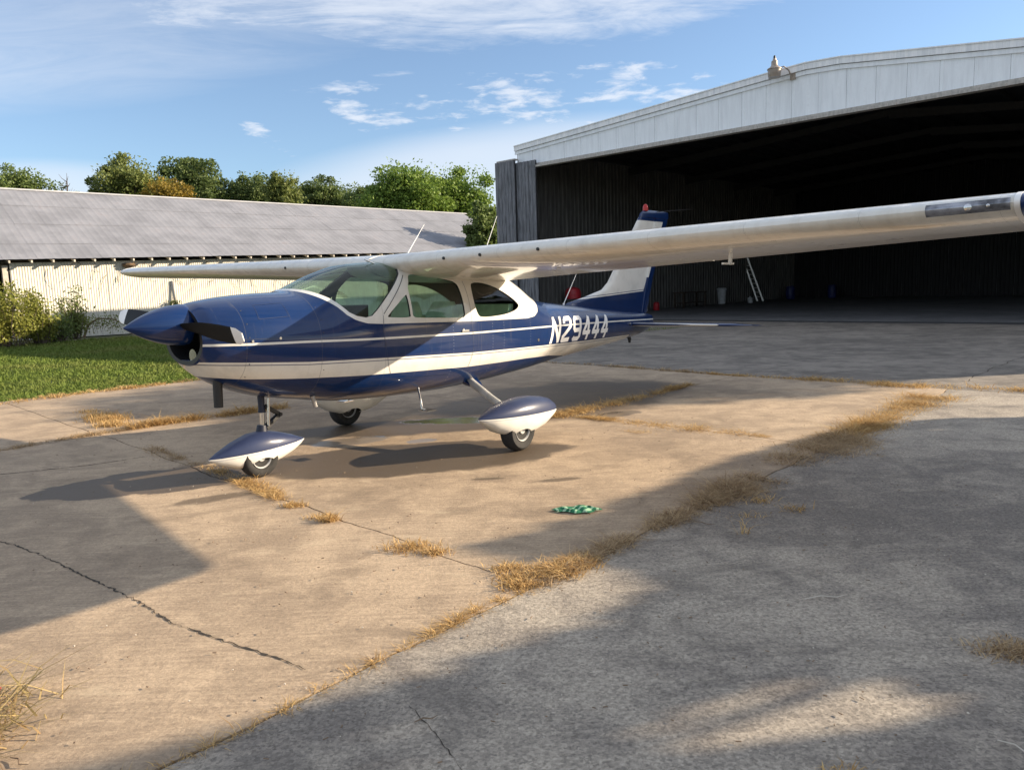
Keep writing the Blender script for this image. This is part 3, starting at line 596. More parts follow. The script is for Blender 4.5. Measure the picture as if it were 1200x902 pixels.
# registration N29444, both sides
GL = {'N': [[(0, 0), (0, 1)], [(.0, 1), (.62, 0)], [(.62, 0), (.62, 1)]],
      '2': [[(0, .78), (0, .90), (.10, 1), (.52, 1), (.62, .90), (.62, .62), (.0, .16), (.0, 0), (.64, 0)]],
      '9': [[(.02, .10), (.10, 0), (.52, 0), (.62, .10), (.62, .90), (.52, 1), (.10, 1), (0, .90), (0, .52), (.10, .42), (.62, .42)]],
      '4': [[(.46, 0), (.46, 1), (.0, .34), (.0, .26), (.68, .26)]]}
def glyph(ch, Xs, z0, hgt, sg):
    b = PB(); wd = .222; tk = .053
    for k, st in enumerate(GL[ch]):
        st = [(tk/2/wd+u/.64*(1-tk/wd), tk/2/hgt+v*(1-tk/hgt)) for u, v in st]
        P = []
        for u, v in st: P.append((u*wd, v*hgt))
        if ch == 'N' and k != 1: P = [(P[0][0], 0), (P[1][0], hgt)]
        if ch == '4': P[0] = (P[0][0], 0)
        P2 = dens(P, .02); 
        for i in range(len(P2)-1):
            (a, c), (e, f) = P2[i], P2[i+1]; L = math.hypot(e-a, f-c) or 1; dx, dz = (e-a)/L, (f-c)/L; ex = tk*.25 if 0 < i < len(P2)-2 else 0
            q = [(a-dx*ex-dz*tk/2, c-dz*ex+dx*tk/2), (a-dx*ex+dz*tk/2, c-dz*ex-dx*tk/2), (e+dx*ex+dz*tk/2, f+dz*ex-dx*tk/2), (e+dx*ex-dz*tk/2, f+dz*ex+dx*tk/2)]
            vs = []
            for uu, vv in q:
                uu2 = uu+vv*.30; X = Xs+uu2 if sg > 0 else Xs-uu2; z = z0+vv; vs.append((X, sg*(surfY(X, z)+.0025+.00003*i+.0005*k), z))
            b.add(vs, [(0, 1, 2, 3)])
        # square joints
    return b.build('painted_letter' if ch == 'N' else 'painted_digit', M_WHITEP, plane, 0, recalc=False)
M_WHITEP = simple('white_lettering', (.86, .85, .82), .35, var=.05)
for i, ch in enumerate('N29444'):
    glyph(ch, 4.68+i*.260, .862-i*.006, .31, 1); glyph(ch, 6.3-i*.260, .832+i*.006, .31, -1)
# spinner and propeller
b = PB(); prof = [(.0015, 0.)]+[(.162*sin(pi/2*(x/.47)**.88), x) for x in np.linspace(.02, .47, 18)]+[(.158, .475), (.02, .476)]
b.lathe([(r_, x) for r_, x in prof], 40, (0, 0, 1.335), 'x'); sp = b.build('spinner', M_BLUE, plane, 50)
prop = empty('propeller', PV((.40, 0, 1.335)), 0, plane)
b = MB(); b.lathe([(.09, -.04), (.10, 0), (.09, .05)], 24, (0, 0, 0), 'x'); b.build('hub', M_STEEL, prop)
for sg in (1, -1):
    rings = []; tipr = []
    for k in range(15):
        r_ = lerp(.10, .965, k/14); ch = interp(r_, [(.10, .07), (.2, .11), (.45, .155), (.75, .145), (.9, .125), (.95, .105), (.965, .07)])
        tw = rd(interp(r_, [(.1, 62), (.3, 42), (.6, 26), (.965, 17)])); th = interp(r_, [(.1, .045), (.3, .022), (.965, .008)])
        q = []
        for a in range(12):
            an = 2*pi*a/12; u = ch/2*cos(an); t = th/2*sin(an)
            # chord mostly along z, twisted toward x
            q.append((sin(tw)*u*sg+cos(tw)*t, 0, cos(tw)*u-sin(tw)*t*sg))
        ang = rd(-4.5); R = []
        for xx, _, zz in q:
            y, z = r_*sg, zz; R.append((xx, y*cos(ang)-z*sin(ang), y*sin(ang)+z*cos(ang)))
        rings.append(R)
    b = MB(); b.loft(rings[:13]); bl = b.build('blade', M_BLACKBLADE, prop, 40)
    b = MB(); b.loft(rings[12:]); b.build('blade_tip', M_WHITEP, bl, 40)
# nose details: lamp in lower cowl, exhaust
b = PB(); b.lathe([(.055, 0), (.06, .03)], 20, (.47, .1, 1.09), 'x'); b.build('landing_lamp', M_CHROME, plane)
b = PB(); b.box((.46, -.17, 1.045), (.62, .17, 1.055)); b.build('inlet_divider', M_BLUE, plane)
b = PB(); b.tube([(.66, .1, .95), (.65, .1, .655)], [.039, .036], 18, cap=False); b.tube([(.65, .1, .655), (.66, .1, .95)], [.031, .031], 18, cap=False); b.build('exhaust_pipe', M_DARK, plane)
b = PB(); b.tube([(1.43, .28, .66), (1.45, .29, .56)], [.022, .018], 10); b.build('fuel_drain', M_STEEL, plane)
# ---- wings
def foil(t, n=22, camb=.018):
    pts = []
    for k in range(n+1):
        x = .5*(1+cos(pi*k/n)); y = 5*t*(.2969*x**.5-.126*x-.3516*x*x+.2843*x**3-.1036*x**4); pts.append((x, y, x))
    up = [(x, y+camb*4*x*(1-x)) for x, y, _ in pts]; lo = [(x, -y+camb*4*x*(1-x)) for x, y, _ in pts[::-1]][1:-1]
    return up+lo
def wingsec(Y, x0=0., x1=1., shrink=1.):
    a = abs(Y); XL = 2.35; XT = 4.02-.40*a/5.28; zL = 1.80+.022*a; zT = 1.60+.041*a; t = lerp(.155, .12, a/5.28)*shrink
    out = []; c = XT-XL; F = foil(t)
    def at(u, v): return (XL+u*c+v*0, Y, lerp(zL, zT, u)+v*c)
    # split by x range
    up = [p for p in F[:23]]; lo = F[23:]+[F[0]]
    def yv(side, x):
        L = sorted(side); return interp(x, L)
    m = 20; xsu = [x0+(x1-x0)*.5*(1+cos(pi*k/m)) for k in range(m+1)]
    top = [at(x, yv(up, x)) for x in xsu]; lo2 = sorted(lo+[F[22]]); bot = [at(x, interp(x, lo2)) for x in xsu[::-1]]
    return top+bot
def ws(Y, *a): return wingsec(Y, *a)
for sg in (1, -1):
    wn = empty('wing', PV((3.1, sg*.6, 1.75)), 0, plane); wl = Vector(wn.location)
    class WB(PB):
        def add(s, vs, fs): MB.add(s, [tuple(Vector(PV(p))-wl) for p in vs], fs)
    b = WB(); ys = np.linspace(.02, 5.28, 28)
    b.loft([ws(sg*y, 0, .745) for y in ys]); b.loft([ws(sg*y, .72, 1.) for y in (.02, .3, .66)]); b.loft([ws(sg*y, .72, 1.) for y in (5.14, 5.28)])
    b.build('wing_skin', M_WING, wn, 40)
    b = WB(); b.loft([ws(sg*y, .75, 1.) for y in np.linspace(.665, 2.93, 9)]); b.build('flap', M_WING, wn, 40)
    b = WB(); b.loft([ws(sg*y, .75, 1.) for y in np.linspace(2.945, 5.135, 9)]); b.build('aileron', M_WING, wn, 40)
    def tipring(y, k):
        R = ws(sg*y); cxx = 3.0; return [(lerp(cxx, p[0], k), p[1], lerp(1.88, p[2], k if k < 1 else 1)) for p in R]
    b = WB(); b.loft([[(p[0], p[1], p[2]) for p in tipring(y, k)] for y, k in ((5.31, 1.0), (5.37, .985), (5.42, .93), (5.45, .84), (5.462, .7))]); b.build('wing_tip', M_BLUE, wn, 50)
    b = WB(); b.loft([[(lerp(3.0, p[0], 1.004), p[1], lerp(1.88, p[2], 1.02)) for p in ws(sg*y)] for y in (5.281, 5.309)]); b.build('tip_joint', M_WHITEP, wn, 50)
    for yy in (1.05, 1.48, 2.1) if sg > 0 else (1.35,):
        b = WB(); b.lathe([(.014, -.004), (.014, .012)], 10, (2.347, sg*yy, 1.795+.022*yy), 'x'); b.build('vent_hole', M_DARK, wn)
    b = WB(); b.lathe([(.02, -.003), (.02, .003)], 12, (2.9, sg*1.9, 1.70), 'z'); b.build('inspection_cover', M_GREYP, wn)
    b = WB(); b.bar((2.95, sg*3.45, 1.82), (2.93, sg*3.45, 1.665), .018, .03); b.bar((2.99, sg*3.45, 1.672), (2.80, sg*3.45, 1.672), .014, .014); (b.build('pitot_tube', M_WHITEP, wn) if sg > 0 else None)
    b = WB()
    for yy in (.9, 2.8, 3.6, 4.8): b.bar((3.60-.03*yy, sg*yy, 1.665+.03*yy), (3.72-.03*yy, sg*yy, 1.63+.038*yy), .010, .012)
    b.build('hinge_brackets', M_WING, wn)
    if sg > 0:   # leading edge landing light bay with a clear cover
        Y0, Y1 = 4.86, 5.265
        def nose(y, k0, k1, off, m=9):
            a = y; c = 4.02-.40*a/5.28-2.35; zL = 1.80+.022*a; t = lerp(.155, .12, a/5.28); R = []
            for i in range(m+1):
                s_ = lerp(k0, k1, i/m); x = s_*s_; yy = 5*t*(.2969*abs(s_)-.126*x-.3516*x*x); v = math.copysign(yy, s_)+.018*4*x
                R.append((2.35+x*c-off*(1-abs(s_)*2), y, zL-.0*x+v*c+math.copysign(off, s_)*abs(s_)*2))
            return R
        b = WB(); b.loft([nose(y, .12, -.24, .004) for y in np.linspace(Y0, Y1, 6)], cap=False, closed=False); b.build('light_bay', simple('grey_light_bay', (.24, .25, .28), .22, .6, var=.7, scale=10), wn, 60)
        for yy, rr in ((5.07, .019), (5.165, .009)):
            b = WB(); b.lathe([(rr*.3, -.012), (rr, -.008), (rr, .0)], 20, (2.352, yy, 1.795+.022*yy), 'x'); b.build('landing_light', M_CHROME, wn)
# ---- wing root fairing / roof antennas
def whip(p, q, r0=.006, r1=.0025, name='whip_antenna'):
    b = PB(); b.tube([(p[0]-.0, p[1], p[2]-.03), (p[0], p[1], p[2]+.012)], [.018, .012], 10); b.tube([p, q], [r0, r1], 8); b.build(name, M_WHITEP, plane)
whip((2.88, 0, 1.90), (3.15, 0, 2.22)); whip((4.25, -.3, 1.66), (4.67, -.3, 2.40)); whip((5.60, 0, 1.30), (5.90, 0, 1.68))
b = PB(); b.tube([(2.30, .2, 1.80), (2.16, .2, 1.845)], .006, 8); b.build('air_temperature_probe', M_CHROME, plane)
# ---- fin and rudder
def finm(name, f):
    m, nt, b, out = material(name); v = coord(nt); px, py, pz = nt.sep(v); X = nt.m('SUBTRACT', X0, px)
    w = f(nt, X, pz); c = nt.mix(w, BLUE, WHITE); finish_paint(nt, b, c); return m
def finf(nt, X, z):
    lo = nt.m('ADD', 1.335, nt.m('MULTIPLY', nt.m('SUBTRACT', X, 5.65), .040))
    a = nt.m('MULTIPLY', nt.m('GREATER_THAN', z, lo), nt.m('LESS_THAN', z, 2.455))
    te = nt.m('ADD', 7.60, nt.m('MULTIPLY', nt.m('SUBTRACT', z, 1.33), .575))
    d = nt.m('MULTIPLY', nt.m('GREATER_THAN', z, nt.m('ADD', lo, .018)), nt.m('LESS_THAN', z, nt.m('ADD', lo, .026)))
    a = nt.m('MULTIPLY', a, nt.m('LESS_THAN', X, te)); return nt.m('MULTIPLY', a, nt.m('SUBTRACT', 1, d))
M_FIN = finm('fin_livery', finf)
def vfoil(X0_, X1_, z, t, n=12):
    c = X1_-X0_; R = []
    for k in range(n+1):
        x = .5*(1-cos(pi*k/n)); y = 5*(.2969*x**.5-.126*x-.3516*x*x+.2843*x**3-.1036*x**4)*t; R.append((x, y))
    return [(X0_+x*c, y, z) for x, y in R]+[(X0_+x*c, -y, z) for x, y in R[::-1][1:-1]]
b = PB(); b.loft([vfoil(interp(z, [(1.0, 5.2), (1.30, 5.62), (1.36, 6.0), (1.46, 6.50), (1.56, 6.66), (1.71, 6.80), (2.28, 7.33), (2.50, 7.54)]), interp(z, [(1.0, 7.57), (2.5, 8.02)]), z, interp(z, [(1., .09), (1.4, .085), (2.5, .055)])) for z in [1.08, 1.15, 1.22, 1.28, 1.31, 1.34, 1.37, 1.41, 1.46, 1.5, 1.56, 1.63, 1.71, 1.85, 2.0, 2.15, 2.28, 2.4, 2.5]])
fin = b.build('fin', M_FIN, plane, 40)
def rudf(nt, X, z):
    te = nt.m('ADD', 7.60, nt.m('MULTIPLY', nt.m('SUBTRACT', z, 1.33), .575))
    return nt.m('MULTIPLY', nt.m('MULTIPLY', nt.m('LESS_THAN', X, te), nt.m('GREATER_THAN', z, 1.41)), nt.m('LESS_THAN', z, 2.455))
b = PB(); rr_ = []
for z in (1.09, 1.3, 1.6, 1.9, 2.2, 2.5):
    x0_ = interp(z, [(1.0, 7.58), (2.5, 8.03)]); x1_ = interp(z, [(1.09, 7.75), (1.72, 7.98), (2.5, 8.42)]); h = interp(z, [(1, .035), (2.5, .022)])
    rr_.append([(x0_, h, z), (lerp(x0_, x1_, .5), h*.7, z), (x1_, .003, z), (x1_, -.003, z), (lerp(x0_, x1_, .5), -h*.7, z), (x0_, -h, z)])
b.loft(rr_); b.build('rudder', finm('rudder_livery', rudf), plane, 40)
b = PB(); b.loft([vfoil(7.54, 8.44, 2.505, .05), vfoil(7.58, 8.45, 2.56, .048), vfoil(7.66, 8.44, 2.60, .035), vfoil(7.75, 8.38, 2.615, .015)]); b.build('fin_tip', M_BLUE, plane, 50)
b = PB(); b.lathe([(.04, 0), (.042, .03), (.036, .07), (.02, .095), (.004, .10)], 16, (7.74, 0, 2.60)); b.build('beacon', M_RED, plane)
for sg in (1, -1):
    b = PB(); b.tube([(8.05, 0, 2.60), (8.45, sg*.42, 2.63)], [.006, .003], 6); b.build('nav_antenna', M_DARK, plane)
# ---- stabilator
def stabm(nt, X, z): return nt.m('LESS_THAN', nt.m('ABSOLUTE', nt.m('SUBTRACT', X, 7.03)), .012)
M_STAB = finm('stabilator_livery', stabm)
for sg in (1, -1):
    b = PB(); R = []
    for y in (.10, .5, 1.0, 1.45, 1.6, 1.70, 1.77):
        xl = interp(y, [(.1, 6.98), (1.45, 7.03), (1.6, 7.08), (1.7, 7.2), (1.77, 7.45)]); xt = interp(y, [(.1, 7.76), (1.6, 7.76), (1.77, 7.82)])
        F = foil(.085 if y < 1.65 else .05, 14, 0); c = xt-xl; R.append([(xl+u*c, sg*y, .955-(xl+u*c-7.0)*.06+v*c) for u, v in F])
    b.loft(R); b.build('stabilator', M_STAB, plane, 40)
b = PB(); b.bar((7.2, 0, .80), (7.25, 0, .70), .02, .06); b.lathe([(.022, -.01), (.022, .01)], 10, (7.24, 0, .69), 'y'); b.build('tail_skid', M_DARK, plane)
b = PB(); b.lathe([(.02, 0), (.022, .02)], 12, (6.9, .2, .97), 'y'); b.build('stabilator_hinge', M_CHROME, plane)
# ---- landing gear
def fairing(Xt, prof, yc, name, m):
    """prof: (X, ztop, zbot, halfwidth); two-tone with a chined waist"""
    R = []
    for X, zt, zb, hw, zm in prof:
        q = []
        for k in range(28):
            a = 2*pi*(k+.5)/28; c, s_ = cos(a), sin(a)
            if s_ > 0: q.append((X, yc+hw*math.copysign(abs(c)**.8, c), zm+(zt-zm)*abs(s_)**.9))
            else: q.append((X, yc+hw*math.copysign(abs(c)**.62, c), zm-(zm-zb)*abs(s_)**1.05))
        R.append(q)
    b = PB(); b.loft(R); return b.build(name, m, None, 42)
def fairm(name, a, b_, za, zb):
    m, nt, b, out = material(name); v = coord(nt); px, py, pz = nt.sep(v); X = nt.m('SUBTRACT', X0, px)
    ln = nt.m('ADD', za, nt.m('MULTIPLY', nt.m('SUBTRACT', X, a), (zb-za)/(b_-a))); up = nt.m('GREATER_THAN', pz, ln)
    gr = nt.m('MULTIPLY', nt.m('LESS_THAN', pz, nt.m('SUBTRACT', ln, .014)), nt.m('GREATER_THAN', pz, nt.m('SUBTRACT', ln, .020)))
    c = nt.mix(up, WHITE, (.030, .042, .095)); c = nt.mix(nt.m('MULTIPLY', gr, .5), c, (.2, .22, .3)); finish_paint(nt, b, c, .48); b.inputs['Coat Weight'].default_value = .45; b.inputs['Coat Roughness'].default_value = .22; return m
def cut_wheel(fair, Xc, yc, zc, r):
    b = PB(); b.lathe([(r, -.3), (r, .3)], 28, (Xc, yc, zc), 'y'); c = b.build('cut', M_DARK, None, 0)
    s2 = fair.modifiers.new('s', 'SOLIDIFY'); s2.thickness = .006; s2.offset = -1
    bo = fair.modifiers.new('b', 'BOOLEAN'); bo.operation = 'DIFFERENCE'; bo.object = c; bo.solver = 'EXACT'
    bpy.context.view_layer.update(); me = bpy.data.meshes.new_from_object(fair.evaluated_get(bpy.context.evaluated_depsgraph_get()))
    if len(me.polygons) > 100: fair.modifiers.clear(); fair.data = me; shade(me, 40)
    bpy.data.objects.remove(c)
def wheel(Xc, yc, r, hw, parent):
    w = empty('wheel', Vector(PV((Xc, yc, r)))-Vector(parent.location), 0, parent)
    b = MB(); prof = [(r*.52, -hw*.7), (r*.62, -hw*.95), (r*.85, -hw), (r*.96, -hw*.75), (r, -hw*.35), (r, hw*.35), (r*.96, hw*.75), (r*.85, hw), (r*.62, hw*.95), (r*.52, hw*.7)]
    b.lathe(prof, 36, (0, 0, 0), 'y'); b.build('tyre', M_RUB, w, 45)
    b = MB(); b.lathe([(.01, hw*.8), (r*.18, hw*.85), (r*.22, hw*.55), (r*.44, hw*.5), (r*.5, hw*.86), (r*.53, hw*.9), (r*.53, -hw*.9), (r*.01, -hw*.5)], 28, (0, 0, 0), 'y'); b.build('rim', M_GREYP, w, 40)
    return w
MAINP = [(2.50,.372,.355,.012,.364),(2.57,.40,.31,.06,.362),(2.70,.445,.22,.115,.357),(2.85,.48,.165,.15,.351),(3.02,.50,.14,.168,.344),(3.2,.498,.145,.165,.337),(3.36,.475,.18,.145,.33),(3.48,.445,.235,.12,.325),(3.56,.40,.27,.09,.322),(3.60,.345,.295,.05,.32)]
M_MF = fairm('wheel_fairing_paint', 2.5, 3.6, .364, .322)
for sg in (1, -1):
    g = empty('main_gear', PV((3.0, sg*1.26, 0)), 0, plane); gl = Vector(g.location)
    f_ = fairing(0, MAINP, sg*1.26, 'wheel_fairing', M_MF); cut_wheel(f_, 3.0, sg*1.26, .04, .175)
    # keep coordinates in the aircraft frame
    f_.parent = plane
    wheel(3.0, sg*1.30, .2, .075, g)
    b = PB(); b.tube([(3.38, sg*.30, .60), (3.34, sg*.42, .555), (3.2, sg*.8, .44), (3.08, sg*1.14, .35)], [.045, .042, .037, .034], 16); b.build('gear_leg', M_GREYP, plane, 50)
    b = PB(); b.loft([[(3.38+.12*cos(a)*k, sg*(.33+.10*sin(a)*k+o), .59-o*.55+.03*cos(a)*0-(.12*abs(sin(a)))*k*.3) for a in np.linspace(0, 2*pi, 16, endpoint=False)] for k, o in ((1.1, -.05), (.85, .06), (.5, .13))]); b.build('leg_cuff', M_BLUE, plane, 50)
    b = PB(); b.tube([(2.56, sg*.42, .60), (2.55, sg*.44, .56), (2.47, sg*.56, .42), (2.48, sg*.60, .405)], .010, 8); b.box((2.42, min(sg*.56, sg*.68), .400), (2.54, max(sg*.56, sg*.68), .412)); b.build('boarding_step', M_CHROME, plane)
NOSEP = [(.585,.225,.208,.012,.217),(.66,.262,.165,.06,.22),(.80,.325,.105,.11,.226),(.95,.375,.08,.14,.232),(1.08,.385,.085,.145,.236),(1.22,.355,.11,.125,.24),(1.36,.31,.16,.095,.243),(1.45,.27,.205,.055,.245),(1.49,.255,.235,.03,.246)]
f_ = fairing(0, NOSEP, 0, 'nose_wheel_fairing', fairm('nose_fairing_paint', .585, 1.49, .220, .248)); cut_wheel(f_, 1.02, 0, .0, .17); f_.parent = plane
g = empty('nose_gear', PV((1.0, 0, 0)), 0, plane); wheel(1.0, .06, .172, .062, g)
b = PB(); b.tube([(1.09, 0, .36), (1.10, 0, .56)], .021, 16); b.build('strut_piston', M_CHROME, plane)
b = MB() if 0 else PB(); b.tube([(1.10, 0, .54), (1.10, 0, .58), (1.10, 0, .72)], [.034, .028, .030], 16); b.build('strut_collar', M_NAVY, plane)
b = PB(); b.tube([(1.08, 0, .34), (1.09, 0, .43)], [.055, .04], 16); b.build('fork_boss', M_NAVY, plane)
b = PB()
for y in (-.03, .03): b.bar((1.12, y, .60), (1.27, y*.4, .50), .014, .03); b.bar((1.27, y*.4, .50), (1.12, y, .40), .014, .03)
b.tube([(1.27, -.03, .50), (1.27, .03, .50)], .016, 10); b.build('torque_link', M_DARK, plane)
b = PB(); b.tube([(1.15, .035, .66), (1.13, .04, .42)], [.012, .012], 8); b.build('shimmy_damper', M_CHROME, plane)
# ------------------------------------------------------------------ HANGAR
HG = Vector((11.25, 25.05, 0)); hang = empty('hangar', HG, rd(-43.5), label='large open fronted metal aircraft hangar with white gabled fascia', cat='hangar')
def metal_mat(name, col, rough=.5, var=.2, rust=0., scale=1.5, metal=.0, vert=True):
    m, nt, b, out = material(name); p = wpos(nt)
    s_ = nt.noise(nt.scalev(p, (3, 3, .35)), scale*1.6, 6, .65) if vert else nt.noise(p, scale, 6, .6)
    n2_ = nt.noise(p, scale*6, 5, .7)
    c = nt.mix(nt.ramp(s_, .3, .7), tuple(q*(1-var) for q in col), tuple(min(1, q*(1+var)) for q in col))
    if rust: c = nt.mix(nt.m('MULTIPLY', nt.ramp(nt.m('ADD', nt.m('MULTIPLY', s_, .6), nt.m('MULTIPLY', n2_, .4)), .54, .68), rust), c, (.16, .075, .035))
    nt.put(b.inputs['Base Color'], c); b.inputs['Metallic'].default_value = metal; nt.put(b.inputs['Roughness'], nt.m('ADD', rough, nt.m('MULTIPLY', n2_, .2)))
    nt.put(b.inputs['Normal'], nt.bump(n2_, .12, .01)); return m
M_FASC = metal_mat('white_fascia_metal', (.88, .91, .94), .5, .07, .10)
M_TRIM = metal_mat('white_trim_metal', (.88, .90, .92), .5, .14, .2)
M_RAIL = metal_mat('rusty_white_rail', (.45, .42, .38), .6, .25, .6, 3)
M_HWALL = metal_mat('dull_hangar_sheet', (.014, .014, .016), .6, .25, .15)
M_HDOOR = metal_mat('weathered_door_sheet', (.17, .175, .19), .6, .5, .35, 2.5)
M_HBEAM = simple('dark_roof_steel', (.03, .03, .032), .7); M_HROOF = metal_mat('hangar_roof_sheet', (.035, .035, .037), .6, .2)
SL, SR, SRG, HD = -14.7, 16.6, -1.7, 29.7
GAB = [(-14.7, 7.68), (-2.9, 8.41), (-1.7, 8.47), (-.6, 8.42), (4.6, 7.80), (16.6, 7.25)]
ZE, ZR, ZH = 7.68, 8.53, 6.78
def ztop(s): return interp(s, GAB)
def rib_profile(w, pitch, depth, kind='trap'):
    P = []; n = int(round(w/pitch)); pitch = w/n
    for i in range(n):
        x = i*pitch
        if kind == 'trap': P += [(x, 0), (x+pitch*.62, 0), (x+pitch*.70, depth), (x+pitch*.92, depth)]
        else:
            for k in range(6): P.append((x+pitch*k/6, depth*.5*(1-cos(2*pi*k/6))))
    P.append((w, 0)); return P
def rib_panel(w, zb, zt0, zt1, pitch, depth, kind='trap', name='p', m=None):
    """panel in local x-z, ribs toward -y"""
    P = rib_profile(w, pitch, depth, kind); b = MB(); n = len(P)
    b.add([(x, -d, zb) for x, d in P]+[(x, -d, lerp(zt0, zt1, x/w)) for x, d in P], [(i, i+1, n+i+1, n+i) for i in range(n-1)])
    me = b.mesh(name, m, 0, recalc=False); return me
# fascia panels (top edge follows the gable)
pw_ = .9; ns = int(math.ceil((SR-SL)/pw_)); pw_ = (SR-SL)/ns
for i in range(ns):
    s0 = SL+i*pw_; s1 = s0+pw_; j = random.Random(i).uniform(0, .006)
    P = [(0.003, 0), (.05, .0), (.065, .014), (.10, .014), (.115, 0), (pw_-.003, 0)]; b = MB(); n = len(P)
    zt = [min(ztop(s0+x), 99)-.34 for x, _ in P]
    b.add([(s0+x, -d-.02-j, ZH+.02) for x, d in P]+[(s0+x, -d-.02-j, zz) for (x, d), zz in zip(P, zt)], [(k, k+1, n+k+1, n+k) for k in range(n-1)])
    b.build('fascia_panel', M_FASC, hang, 0, recalc=False)
def gable_strip(z0, z1, y0, y1, name, m, ov=.12):
    GS = [g_[0] for g_ in GAB]; GS[0] -= ov; GS[-1] += ov
    for a, c in zip(GS, GS[1:]):
        n = max(1, int((c-a)/3))
        for k in range(n):
            s0, s1 = lerp(a, c, k/n)+.004, lerp(a, c, (k+1)/n)-.004; b = MB(); q = []
            for s_ in (s0, s1):
                zt = ztop(min(max(s_, SL), SR)); q.append([(s_, y0, zt+z0), (s_, y1, zt+z0), (s_, y1, zt+z1), (s_, y0, zt+z1)])
            b.loft(q); b.build(name, m, hang, 0)
gable_strip(-.20, .0, -.13, -.03, 'roof_trim', M_TRIM); gable_strip(-.35, -.215, -.075, -.022, 'roof_trim', M_FASC); gable_strip(-.006, .03, -.16, .25, 'gutter_flashing', M_TRIM)
b = MB(); b.box((SL+.1, -.16, ZH-.06), (SR, -.05, ZH+.02)); b.box((SL+.8, -.30, ZH-.16), (SR, -.02, ZH-.075)); b.build('door_rail', M_RAIL, hang, 0)
b = MB(); b.box((SL, .05, ZH-.1), (SR, .3, ZH+.35)); b.build('header_beam', M_HBEAM, hang, 0)
# walls
M_SIDEW = metal_mat('bare_side_wall_sheet', (.115, .112, .105), .55, .35, .3); wp = rib_panel(.9, 0, ZE-.05, ZE-.05, .30, .05, name='wall_panel', m=M_SIDEW)
for k in range(33):
    o = link('wall_panel', wp, hang, (SL+.02, HD-k*.9, 0)); o.rotation_euler = (0, 0, rd(-90)); o.scale = (1, -1, 1)
for k in range(33):
    o = link('wall_panel', wp, hang, (SR-.02, k*.9, 0)); o.rotation_euler = (0, 0, rd(90)); o.scale = (1, -1, 1)
for k in range(34):
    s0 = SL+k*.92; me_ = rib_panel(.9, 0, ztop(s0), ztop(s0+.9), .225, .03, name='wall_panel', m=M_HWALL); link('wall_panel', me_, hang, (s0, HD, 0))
# outer cladding so that no light leaks
b = MB(); b.box((SL-.06, .02, 0), (SL-.02, HD+.1, ZE-.08)); b.box((SR+.04, 0, 0), (SR+.08, HD+.1, 7.28)); b.box((SL, HD+.06, 0), (SR, HD+.1, 9.2)); b.box((SL, .31, ZH-.1), (SR, .33, ZH+.2)); b.build('outer_cladding', M_HDOOR, hang, 0)
b = MB()
GS = [g_[0] for g_ in GAB]; GS[0] -= .12; GS[-1] += .12
for a, c in zip(GS, GS[1:]):
    za, zc = ztop(a), ztop(c)
    b.loft([[(a, .0, za-.05), (a, HD+.3, za-.05), (a, HD+.3, za-.006), (a, .0, za-.006)], [(c, .0, zc-.05), (c, HD+.3, zc-.05), (c, HD+.3, zc-.006), (c, .0, zc-.006)]])
b.build('roof', M_HROOF, hang, 0)
for k in range(5):
    y = 2.5+k*5.8
    for a, c in ((SL+.2, SRG), (SRG, 4.6), (4.6, SR-.2)):
        za, zc = ztop(a)-.3, ztop(c)-.3; b = MB(); b.loft([[(a, y, za-.35), (a, y+.15, za-.35), (a, y+.15, za), (a, y, za)], [(c, y, zc-.25), (c, y+.15, zc-.25), (c, y+.15, zc), (c, y, zc)]]); b.build('roof_beam', M_HBEAM, hang, 0)
    for s_ in (SR-.38,): b = MB(); b.box((s_, y, 0), (s_+.28, y+.16, ZE-.4)); b.build('column', M_HBEAM, hang, 0)
for k in range(11):
    for side in (0, 1):
        s_ = lerp(SL, SRG, (k+.5)/11) if side == 0 else lerp(SRG, SR, (k+.5)/11); b = MB(); b.box((s_, .3, ztop(s_)-.27), (s_+.06, HD, ztop(s_)-.09)); b.build('purlin', M_HBEAM, hang, 0)
# stacked door leaves at the left jamb
for k, (a, c, y, zt) in enumerate(((-15.75, -14.55, -.42, 7.05), (-14.85, -13.42, -.30, 6.92))):
    d_ = empty('door_leaf', (a, y, 0), 0, hang)
    P = rib_profile(c-a, .20, .035); b = MB(); n = len(P)
    b.add([(x, -d, .03) for x, d in P]+[(x, -d, zt) for x, d in P], [(i, i+1, n+i+1, n+i) for i in range(n-1)])
    b.build('door_sheet', M_HDOOR, d_, 0, recalc=False)
    b = MB(); b.box((0, .01, .03), (.06, .08, zt)); b.box((c-a-.06, .01, .03), (c-a, .08, zt)); b.box((.06, .01, zt-.1), (c-a-.06, .08, zt-.002)); b.build('door_frame', M_HBEAM, d_, 0)
b = MB(); b.box((-15.7, -.36, 7.06), (-14.6, -.1, 7.12)); b.build('door_track_cap', M_RAIL, hang, 0)
# floor and ground rail
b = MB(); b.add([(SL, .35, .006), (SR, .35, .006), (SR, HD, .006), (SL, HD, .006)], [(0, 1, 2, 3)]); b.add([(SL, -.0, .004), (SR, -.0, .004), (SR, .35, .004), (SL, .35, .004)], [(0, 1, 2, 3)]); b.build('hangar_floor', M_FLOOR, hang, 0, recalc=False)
b = MB()
for y in (-.06, .10, .26): b.box((SL-1, y, .0), (SR, y+.045, .03))
b.build('floor_rail', M_HBEAM, hang, 0)
def HW(s, dpt, z=0): a = rd(-43.5); return (HG.x+s*cos(a)-dpt*sin(a), HG.y+s*sin(a)+dpt*cos(a), z)
